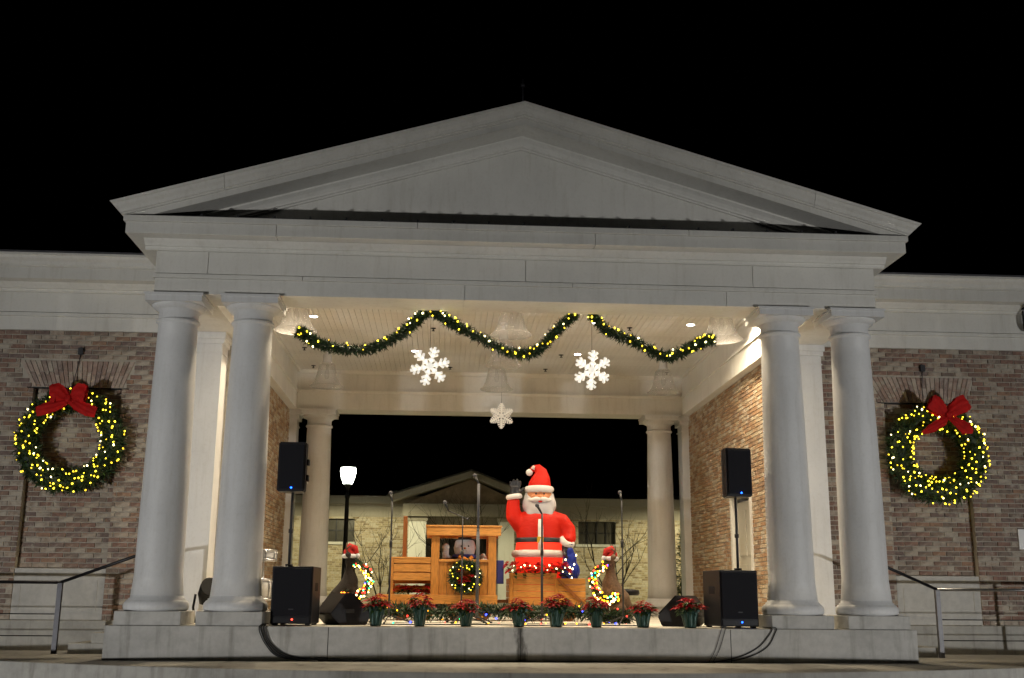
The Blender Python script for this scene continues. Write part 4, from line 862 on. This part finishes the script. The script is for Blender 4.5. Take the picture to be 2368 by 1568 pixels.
# blue sack
T = thing('toy_sack', 'shiny blue sack under the lowered glove of the inflatable', 'sack', (1.02, TY+0.30, 0.27))
bm = bmesh.new()
for (x, y, z, r_, s) in ((0, 0, 0.22, 0.20, (0.95, 0.8, 1.1)), (0.02, 0, 0.50, 0.17, (0.95, 0.8, 1.0)), (0.02, -0.02, 0.68, 0.12, (0.9, 0.8, 1.2)), (0.01, -0.04, 0.80, 0.07, (1, 0.9, 1.2))): ball(bm, (x, y, z), r_, 3, s)
o = obj('bag', bm, M['blue'], T); remesh(o, 0.015, 5)
bm = bmesh.new(); rg = random.Random(3)
for k in range(12): a = k*math.pi/6; leafblade(bm, Vector((0.01, -0.04, 0.86)), Vector((math.cos(a), math.sin(a), 0.9)), 0.10, 0.06, 0, rg, 0.1)
obj('gathered_neck', bm, M['blue'], T)
for k in range(8): link('bulb', BULB['white'], T, (rg.uniform(-.16, .14), -0.19+0.02*rg.random(), 0.25+0.07*k))

# ------------------------------------------------------------------ plush deer with coloured lights
def deer(label, x, y, s):
    T = thing('plush_deer', label, 'deer', (x, y, 0), 0, 'plush deer with coloured lights'); s_ = s
    bm = bmesh.new()
    tube(bm, [(-s*0.20, 0.02, 0.20), (-s*0.10, 0, 0.30), (0, 0, 0.46), (s*0.03, 0, 0.60), (s*0.02, 0, 0.72), (s*0.03, 0, 0.80)], [0.12, 0.19, 0.165, 0.12, 0.075, 0.07], 18)
    ball(bm, (s*0.04, -0.01, 0.86), 0.10, 2, (1, 0.9, 1)); tube(bm, [(s*0.08, -0.02, 0.85), (s*0.16, -0.04, 0.81), (s*0.20, -0.05, 0.795)], [0.08, 0.058, 0.045], 12)
    for q in (-1, 1):
        tube(bm, [(s*0.05, q*0.09, 0.46), (s*0.12, q*0.10, 0.24), (s*0.13, q*0.10, 0.05), (s*0.17, q*0.10, 0.03)], [0.075, 0.052, 0.045, 0.04], 10)
        tube(bm, [(-s*0.14, q*0.13, 0.20), (-s*0.02, q*0.18, 0.16), (-s*0.02, q*0.18, 0.05), (s*0.06, q*0.18, 0.035)], [0.12, 0.10, 0.06, 0.04], 10)
        tube(bm, [(s*0.02, q*0.07, 0.92), (-s*0.01, q*0.15, 0.96), (-s*0.02, q*0.20, 0.95)], [0.035, 0.045, 0.012], 8)
    tube(bm, [(-s*0.28, 0, 0.20), (-s*0.36, 0, 0.27)], [0.06, 0.02], 8)
    o = obj('body', bm, M['darkfawn' if s > 0 else 'fawn'], T); remesh(o, 0.016, 4)
    bm = bmesh.new(); ball(bm, (s*0.22, -0.05, 0.80), 0.025, 2); obj('nose', bm, M['hat'], T)
    bm = bmesh.new(); [ball(bm, (s*0.11, -0.03+q*0.06, 0.90), 0.014, 1) for q in (-1, 1)]; obj('eyes', bm, M['wire'], T)
    for q in (-1, 1):
        bm = bmesh.new(); tube(bm, [(s*0.02, q*0.04, 0.93), (-s*0.04, q*0.10, 1.03), (-s*0.03, q*0.15, 1.12)], [0.016, 0.014, 0.008], 8); tube(bm, [(-s*0.04, q*0.10, 1.03), (s*0.04, q*0.14, 1.09)], [0.013, 0.007], 8); obj('antler', bm, M['fawn'], T)
    bm = bmesh.new(); tube(bm, [(s*0.02, 0, 0.93), (0, 0, 1.01), (s*0.02, -0.02, 1.07), (s*0.09, -0.04, 1.05), (s*0.12, -0.05, 0.97)], [0.105, 0.085, 0.06, 0.045, 0.03], 16); h = obj('hat', bm, M['hat'], T)
    bm = bmesh.new(); tube(bm, [(s*0.02+0.10*math.cos(a), 0.10*math.sin(a), 0.935) for a in [i*math.pi/12 for i in range(25)]], 0.03, 8, 0, False); obj('hat_band', bm, M['plush'], h)
    bm = bmesh.new(); ball(bm, (s*0.125, -0.055, 0.94), 0.04, 2); obj('pompom', bm, M['plush'], h)
    # light garland looped round the chest and lap
    rg = random.Random(40+s); g = [Vector((s*0.10, -0.14, 0.84)), Vector((s*0.27, -0.16, 0.74)), Vector((s*0.32, -0.17, 0.60)), Vector((s*0.27, -0.19, 0.46)), Vector((s*0.16, -0.21, 0.35)), Vector((s*0.02, -0.22, 0.33)), Vector((-s*0.04, -0.2, 0.42))]
    path = catenary(g, 8); bm = bmesh.new(); needles(bm, path, 0.055, 900, rg, 0.06, 0.01); o = obj('lap_garland', bm, M['needle'], T); o['kind'] = 'stuff'
    bulbs(T, path, 0.065, 85, rg, CBULB+[CBULB[1]]*5+[CBULB[0]]*2+[CBULB[4]]*4, size=1.05)
deer('dark plush deer in red hat with glowing coloured garland beside the engine', -2.36, 2.3, 1)
deer('fawn plush deer in red hat with glowing coloured garland beside the wagon', 1.56, 2.3, -1)

# ------------------------------------------------------------------ microphone stands, cables, drums, stool, planter, floor lamp
def micstand(label, x, y, top, boom=None, thick=0.011, m='pole', rz=0.4):
    T = thing('microphone_stand', label, 'microphone stand', (x, y, 0), rz, 'microphone stands on the stage')
    for k in range(3):
        a = k*2*math.pi/3; bm = bmesh.new(); tube(bm, [(0, 0, 0.11), (0.33*math.cos(a), 0.33*math.sin(a), 0.015)], 0.009, 8); tube(bm, [(0.31*math.cos(a), 0.31*math.sin(a), 0.018), (0.35*math.cos(a), 0.35*math.sin(a), 0.013)], 0.013, 8); obj('leg', bm, M['wire'], T)
    bm = bmesh.new(); tube(bm, [(0, 0, 0.08), (0, 0, top*0.62)], thick*1.25, 10); tube(bm, [(0, 0, top*0.6), (0, 0, top-0.1)], thick, 10); obj('pole', bm, M[m], T)
    bm = bmesh.new(); tube(bm, [(0, 0, top*0.58), (0, 0, top*0.64)], 0.022, 10); obj('clutch', bm, M['wire'], T)
    e = Vector((0, 0, top-0.1))
    if boom:
        bm = bmesh.new(); e2 = e+Vector(boom); tube(bm, [e-Vector(boom)*0.35, e2], 0.008, 8); tube(bm, [e-Vector(boom)*0.37, e-Vector(boom)*0.30], 0.02, 8); obj('boom', bm, M[m], T); e = e2
    bm = bmesh.new(); d = Vector((0, 0.07, 0.12)); tube(bm, [e, e+d*0.9], [0.012, 0.02], 10); mic = obj('microphone', bm, M['wire'], T)
    bm = bmesh.new(); ball(bm, e+d, 0.03, 2); obj('mesh_head', bm, M['stand'], mic)
micstand('thin microphone stand rising beside the train smokestack', -1.70, 1.2, 1.76)
micstand('tall thick silver microphone stand in front of the train cab roof', -0.49, 1.2, 2.02, None, 0.020, 'stand', 0.9)
micstand('thin microphone stand directly in front of the bearded inflatable', 0.40, 1.1, 1.60, None, 0.014, 'pole', 1.5)
micstand('slender microphone stand against the far pale brick wall', 1.56, 1.3, 1.82, None, 0.010, 'pole', 0.2)
micstand('microphone stand with boom slanting above the train cab', -0.70, 1.6, 1.58, (0.28, 0.05, 0.10), 0.009, 'pole', 2.2)
def cable(label, pts, r_=0.007):
    c = Vector(pts[0]); path = [p-c for p in catenary(pts, 10)]; bm = bmesh.new(); tube(bm, path, r_, 6); o = obj('cable', bm, M['wire']); o.location = c; tag(o, label, 'cable', 'black cables on the stage edge'); return o
yc = -0.462
for k, (dx, e) in enumerate(((0, 0.40), (-0.03, 0.30), (0.03, 0.55), (-0.05, 0.22))):
    cable('black cable fanning down the stage face by the drum side subwoofer', [(-3.10+dx, -0.2, 0.012), (-3.12+dx, -0.43, 0.012), (-3.13+dx, yc-0.003*k, -0.05), (-3.04+dx, yc-0.003*k, -0.22), (-2.93+dx+e*0.3, yc-0.02, -0.36), (-2.62+dx+e, yc-0.05-0.02*k, -0.402)])
for k, (dx, e) in enumerate(((0, 0), (0.06, 0.12))):
    cable('black cable sweeping from the corner of the subwoofer with blue pilot light', [(3.13+dx, -0.1, 0.012), (3.14+dx, -0.43, 0.012), (3.12+dx, yc, -0.05), (2.96+dx+e*0.4, yc, -0.22), (2.70+e, yc-0.01, -0.34), (2.35+e, yc-0.03, -0.395), (1.8, yc-0.04, -0.402)])
for dx in (0, 0.05): cable('thin cable dropping straight below the subwoofer with blue pilot light', [(2.52+dx, -0.3, 0.01), (2.51+dx, -0.44, 0.01), (2.48+dx, yc, -0.08), (2.41+dx, yc, -0.27), (2.33+dx, yc-0.02, -0.395)], 0.004)
cable('long black cable lying along the foot of the stage face', [(2.4, yc-0.06, -0.402), (1.2, yc-0.035, -0.402), (-0.2, yc-0.05, -0.402), (-1.4, yc-0.03, -0.402), (-2.5, yc-0.06, -0.402)], 0.009)
cable('black cable trailing over stage floor behind the foil pots', [(-2.0, 0.45, 0.01), (-1.2, 0.3, 0.01), (-0.5, 0.5, 0.01), (0.2, 0.25, 0.01), (0.8, 0.5, 0.01), (1.7, 0.35, 0.01)], 0.008)
def drum(label, x, y, z, r_, h, tilt=0):
    T = thing('drum', label, 'drum', (x, y, 0), 0.3, 'white drums behind the column')
    bm = bmesh.new(); lathe(bm, [(r_, z), (r_, z+h)], 32); obj('shell', bm, M['drum'], T)
    for zz in (z, z+h-0.02): bm = bmesh.new(); lathe(bm, [(r_-0.01, zz-0.006), (r_+0.012, zz-0.006), (r_+0.012, zz+0.026), (r_-0.01, zz+0.026)], 32); obj('hoop', bm, M['steel'], T)
    for k in range(8): a = k*math.pi/4; bm = bmesh.new(); tube(bm, [(r_*1.06*math.cos(a), r_*1.06*math.sin(a), z+0.01), (r_*1.06*math.cos(a), r_*1.06*math.sin(a), z+h-0.01)], 0.008, 6); obj('lug', bm, M['steel'], T)
    for k in range(3): a = k*2.094; bm = bmesh.new(); tube(bm, [(0, 0, z+0.0), (0.02*math.cos(a), 0.02*math.sin(a), 0.25), (0.24*math.cos(a), 0.24*math.sin(a), 0.012)], 0.011, 6); obj('stand_leg', bm, M['steel'], T)
drum('higher white drum with chrome hoops on a stand by the brick wall', -3.52, 1.75, 0.84, 0.17, 0.15)
drum('lower deep white drum with chrome hoops near the column base', -3.50, 1.32, 0.30, 0.165, 0.28)
T = thing('floor_par_light', 'unlit black floor spotlight between the paired columns', 'spotlight', (-4.14, 0.85, 0), R(20))
bm = bmesh.new(); tube(bm, [(0.02, 0.02, 0.24), (0.03, 0.0, 0.36), (0.05, -0.06, 0.44), (0.06, -0.12, 0.47)], [0.07, 0.115, 0.125, 0.13], 20); obj('can', bm, M['black'], T)
bm = bmesh.new(); tube(bm, [(-0.10, 0, 0.01), (-0.13, 0, 0.2), (-0.11, 0, 0.37)], 0.016, 8); tube(bm, [(0.10, 0, 0.01), (0.16, 0, 0.2), (0.17, 0, 0.38)], 0.016, 8); tube(bm, [(-0.10, 0, 0.014), (0.10, 0, 0.014)], 0.018, 8); obj('yoke', bm, M['black'], T)
T = thing('drum_stool', 'low black stool standing behind the fawn deer', 'stool', (1.85, 2.7, 0))
bm = bmesh.new(); lathe(bm, [(0.0, 0.40), (0.17, 0.40), (0.19, 0.43), (0.18, 0.48), (0.0, 0.50)], 24); obj('seat', bm, M['black'], T)
bm = bmesh.new(); tube(bm, [(0, 0, 0.12), (0, 0, 0.41)], 0.02, 8); obj('pole', bm, M['pole'], T)
for k in range(3): a = k*2.094+0.5; bm = bmesh.new(); tube(bm, [(0, 0, 0.22), (0.22*math.cos(a), 0.22*math.sin(a), 0.012)], 0.012, 6); obj('leg', bm, M['pole'], T)
T = thing('planter', 'low pinkish planter with small green shrub behind the poinsettias', 'planter', (1.75, 4.2, 0))
bm = bmesh.new(); lathe(bm, [(0.22, 0.0), (0.27, 0.16), (0.29, 0.16), (0.29, 0.20), (0.25, 0.20), (0.24, 0.15)], 8, smooth=False, sx=1.2); obj('trough', bm, M['pinkstone'], T)
bm = bmesh.new(); rg = random.Random(12)
for k in range(260):
    a = rg.random()*6.28; r_ = 0.24*math.sqrt(rg.random()); leafblade(bm, Vector((r_*1.1*math.cos(a), r_*math.sin(a), 0.17+rg.random()*0.16)), Vector((math.cos(a), math.sin(a), rg.uniform(-.2, 1.2))), 0.08, 0.035, 0 if rg.random() < 0.5 else 1, rg)
obj('shrub', bm, [M['leaf'], M['leaf2']], T)

# ------------------------------------------------------------------ beyond the stage: lamp posts, hedge, bare trees, far building
def lamppost(label, x, y, e, k=1.0):
    T = thing('lamp_post', label, 'street lamp', (x, y, -0.03), 0, 'plaza lamp posts')
    bm = bmesh.new(); lathe(bm, [(0.20, 0.0), (0.20, 0.10), (0.15, 0.14), (0.14, 0.45), (0.10, 0.52), (0.085, 0.60)], 16); obj('base', bm, M['iron'], T)
    bm = bmesh.new(); lathe(bm, [(0.078, 0.58), (0.07, 1.2), (0.055, 2.9), (0.075, 2.95), (0.075, 3.0), (0.045, 3.05), (0.045, 3.20), (0.10, 3.27), (0.12, 3.30)], 12)
    obj('post', bm, M['iron'], T)
    bm = bmesh.new(); lathe(bm, [(0.12, 3.30), (0.175, 3.45), (0.215, 3.62), (0.20, 3.74), (0.12, 3.80)], 20); obj('globe', bm, M['lantern'], T)
    bm = bmesh.new(); lathe(bm, [(0.215, 3.74), (0.20, 3.80), (0.11, 3.88), (0.05, 3.94), (0.02, 4.05), (0.0, 4.06)], 20); obj('cap', bm, M['iron'], T)
    l = bpy.data.lights.new('lantern_lamp', 'SPOT'); l.spot_size = R(166); l.spot_blend = 0.2; l.energy = e; l.color = (1.0, 0.90, 0.52); l.shadow_soft_size = 0.12
    lo = bpy.data.objects.new('lantern_lamp', l); COL.objects.link(lo); lo.parent = T; lo.location = (0, 0, 3.66)
    gl = [c for c in T.children if c.name.startswith('globe')][0]; gl.visible_shadow = True
    T.scale = (1.12, 1.12, 1.12); return T, lo
POST = lamppost('lit lamp post glowing beside the back column in front of pale brick', -3.90, 19.5, 1750)
POST2 = lamppost('lamp post standing on the plaza behind the brick side wall with door', 8.6, 19.5, 2600)
def bare_tree(label, x, y, h, stems, seed, spread=0.5):
    T = thing('bare_tree', label, 'tree', (x, y, -0.03), 0, 'bare winter trees on the plaza'); rg = random.Random(seed); bm = bmesh.new(); tw = bmesh.new()
    def grow(b, p, d, l, r_, lev):
        pts = [p]; 
        for i in range(4):
            d = (d+Vector((rg.gauss(0, .10), rg.gauss(0, .10), 0.05))).normalized(); pts.append(pts[-1]+d*l/4)
        tube(b, pts, [r_*(1-0.12*i) for i in range(5)], 6 if lev < 2 else 4)
        if lev < 3:
            for k in range(3 if lev else 4):
                i = rg.choice((2, 3, 4)); dd = (d+Vector((rg.gauss(0, .55), rg.gauss(0, .55), rg.gauss(0.15, .3)))).normalized(); grow(tw if lev >= 1 else b, pts[i], dd, l*rg.uniform(0.5, 0.75), r_*0.5, lev+1)
    for s in range(stems):
        a = s*6.28/stems+rg.random(); grow(bm, Vector((0.05*math.cos(a), 0.05*math.sin(a), 0)), Vector((spread*0.5*math.cos(a), spread*0.5*math.sin(a), 1)), h*0.45, 0.024, 0)
    obj('trunk', bm, M['bark'], T); obj('crown', tw, M['bark'], T)
bare_tree('multi stemmed bare tree spreading twigs above the train cab', -0.35, 11.6, 3.1, 4, 51, 0.9)
bare_tree('thin bare tree in front of the pale brick beside back column', 3.35, 13.5, 3.0, 3, 52, 0.5)
bare_tree('bare sapling rising next to the lamp post', -2.6, 16.5, 2.9, 3, 53, 0.5)
T = thing('hedge', 'tall narrow green hedge beyond the gap at the back column', 'hedge', (5.3, 12.2, -0.03)); rg = random.Random(9); bm = bmesh.new()
for k in range(5200):
    a = rg.random()*6.28; z = rg.random(); r_ = (0.75*(1-0.45*z*z))*math.sqrt(rg.random())**0.4*(0.9+0.15*math.sin(a*5+z*12)); p = Vector((r_*1.15*math.cos(a), r_*math.sin(a), 0.1+z*2.15))
    leafblade(bm, p, Vector((math.cos(a)+rg.gauss(0, .5), math.sin(a)+rg.gauss(0, .5), rg.uniform(0, 1.2))), 0.11, 0.05, 0 if rg.random() < 0.6 else 1, rg)
o = obj('foliage', bm, [M['leaf'], M['leaf2']], T); o['kind'] = 'stuff'
bm = bmesh.new(); lathe(bm, [(0.55, 0.0), (0.6, 0.5), (0.52, 1.3), (0.3, 1.95), (0.0, 2.1)], 14); obj('core', bm, M['needle'][0], T)

M['pane'] = mat('dim_window_pane', (0.06, 0.055, 0.045), 0.25, 0.4, 1.5, 0.05)
M['fpaint'] = m_paint('dimmed_cream_paint', (0.33, 0.30, 0.245))  # white far trim, darkened so its colour carries the dim light
FB = thing('far_building', 'pale brick building with white entablature and gabled porch across plaza', 'building', (0, 24, -0.03))
FY = 24.0; WN = [(-5.25, -4.0, 2.14, 2.92), (3.70, 5.0, 2.14, 2.92)]
bm = bmesh.new()
for (x0, x1) in ((-14, -2.15), (1.45, 7.45)):
    hs = [w_ for w_ in WN if x0 < w_[0] < x1]; a = x0
    for w_ in hs: bx(bm, a, w_[0], FY, FY+0.35, -0.03, 3.0); bx(bm, w_[0], w_[1], FY, FY+0.35, -0.03, w_[2]); bx(bm, w_[0], w_[1], FY, FY+0.35, w_[3], 3.0); a = w_[1]
    bx(bm, a, x1, FY, FY+0.35, -0.03, 3.0)
bx(bm, 7.1, 7.45, FY+0.35, FY+9, -0.03, 3.0); bx(bm, -14, 7.1, FY+0.352, FY+0.6, 2.6, 3.0)
wpart('porch_wall', box(-2.15, 1.45, FY+2.6, FY+2.9, -0.03, 3.0), M['mortar'], FB)
wl = wpart('wall', bm, M['mortar'], FB)
for j, (x0, x1) in enumerate(((-7.6, -2.16), (1.46, 7.44))): brick_wall(wl, x0, x1, 0.0, 2.99, front_frame(FY), [w_ for w_ in WN if x0 < w_[0] < x1], FBM, (3, 4, 2, 3), 0, seed=70+j)
for w_ in WN:
    wi = wpart('window', box(w_[0], w_[1], FY+0.16, FY+0.20, w_[2], w_[3]), M['pane'], FB)
    for k in range(3): x = w_[0]+(w_[1]-w_[0])*(k+1)/4; wpart('mullion', box(x-0.02, x+0.02, FY+0.12, FY+0.16, w_[2], w_[3]), M['iron'], wi)
    wpart('mullion', box(w_[0], w_[1], FY+0.13, FY+0.158, (w_[2]+w_[3])/2-0.02, (w_[2]+w_[3])/2+0.02), M['iron'], wi)
    wpart('sill', box(w_[0]-0.1, w_[1]+0.1, FY-0.07, FY+0.15, w_[2]-0.09, w_[2]-0.002), M['stone'], wi)
pass
for (z0, z1, e, x1) in ((3.002, 3.36, 0.02, 7.5), (3.362, 3.42, 0.10, 7.6), (3.422, 3.68, 0.28, 7.8)): wpart('entablature', box(-14, x1, FY-e, FY+0.4, z0, z1), M['fpaint'], FB)
for (x0, x1) in ((-2.15, -1.55), (0.92, 1.45)):
    p_ = wpart('pilaster', box(x0, x1, FY-0.35, FY+0.1, -0.03, 2.998), M['paint'], FB); wpart('capital', box(x0-0.05, x1+0.05, FY-0.40, FY+0.1, 2.85, 2.995), M['fpaint'], p_); wpart('base', box(x0-0.05, x1+0.05, FY-0.40, FY+0.1, -0.03, 0.2), M['fpaint'], p_)
wpart('porch_beam', box(-2.35, 1.65, FY-0.60, FY-0.302, 3.0, 3.42), M['fpaint'], FB)
wpart('gable', extrude_y([(-2.3, 3.43), (1.75, 3.43), (-0.05, 4.28)], FY-0.50, FY-0.3), mat('gable_panel', (0.22, 0.16, 0.11), 0.8, 0.3, 5, 0.1), FB)
for s in (-1, 1):
    xe = -2.75 if s < 0 else 2.2
    wpart('raking_cornice', extrude_y([(-0.05, 4.30), (-0.05, 4.52), (xe, 3.68), (xe, 3.46)], FY-0.85, FY-0.28), M['fpaint'], FB)
    wpart('roof', extrude_y([(-0.05, 4.53), (-0.05, 4.58), (xe*1.05, 3.69), (xe*1.05, 3.66)], FY-0.9, FY+4), M['roof'], FB)
wpart('roof', extrude_x([(FY-0.30, 3.69), (FY+5, 4.35), (FY+9, 3.69)], -14, 7.85), M['roof'], FB)
dr = wpart('door', box(-0.75, 0.75, FY+2.52, FY+2.59, 0.0, 2.4), M['dark'], FB); wpart('door_rail', box(-0.04, 0.04, FY+2.48, FY+2.52, 0.0, 2.4), M['iron'], dr)
# ------------------------------------------------------------------ floodlights on the lawn
def flood(label, x, y, target, e, size=R(95)):
    T = thing('flood_light', label, 'floodlight', (x, y, -1.22), 0, 'lawn floodlights washing the front')
    az = math.atan2(target[0]-x, target[1]-y); T.rotation_euler = (0, 0, -az)
    bm = bmesh.new(); tube(bm, [(0, 0, -0.1), (0, 0, 0.16)], 0.025, 8); tube(bm, [(-0.22, 0, 0.30), (-0.22, 0, 0.16), (0.22, 0, 0.16), (0.22, 0, 0.30)], 0.014, 8); obj('yoke', bm, M['iron'], T)
    bm = bmesh.new()
    for q in (bx(bm, -0.2, 0.2, -0.14, 0.0, 0.18, 0.46),): pass
    o = obj('housing', bm, M['iron'], T); bevel(o, 0.02)
    o = obj('lens', box(-0.18, 0.18, 0.001, 0.006, 0.20, 0.44), M['lens'], T)
    l = spot('flood_lamp', (x+0.10*math.sin(az), y+0.10*math.cos(az), -0.88), e, FLOODC, size, 1.0, target, 0.14)
flood('black lawn floodlight aimed at the drooping bow wing', -11.6, -11.4, (-5.1, 0, 0.8), FLOOD*0.97, R(66))
flood('black lawn floodlight aimed at the upright bow wing', 11.5, -11.4, (5.1, 0, 0.8), FLOOD*0.93, R(66))
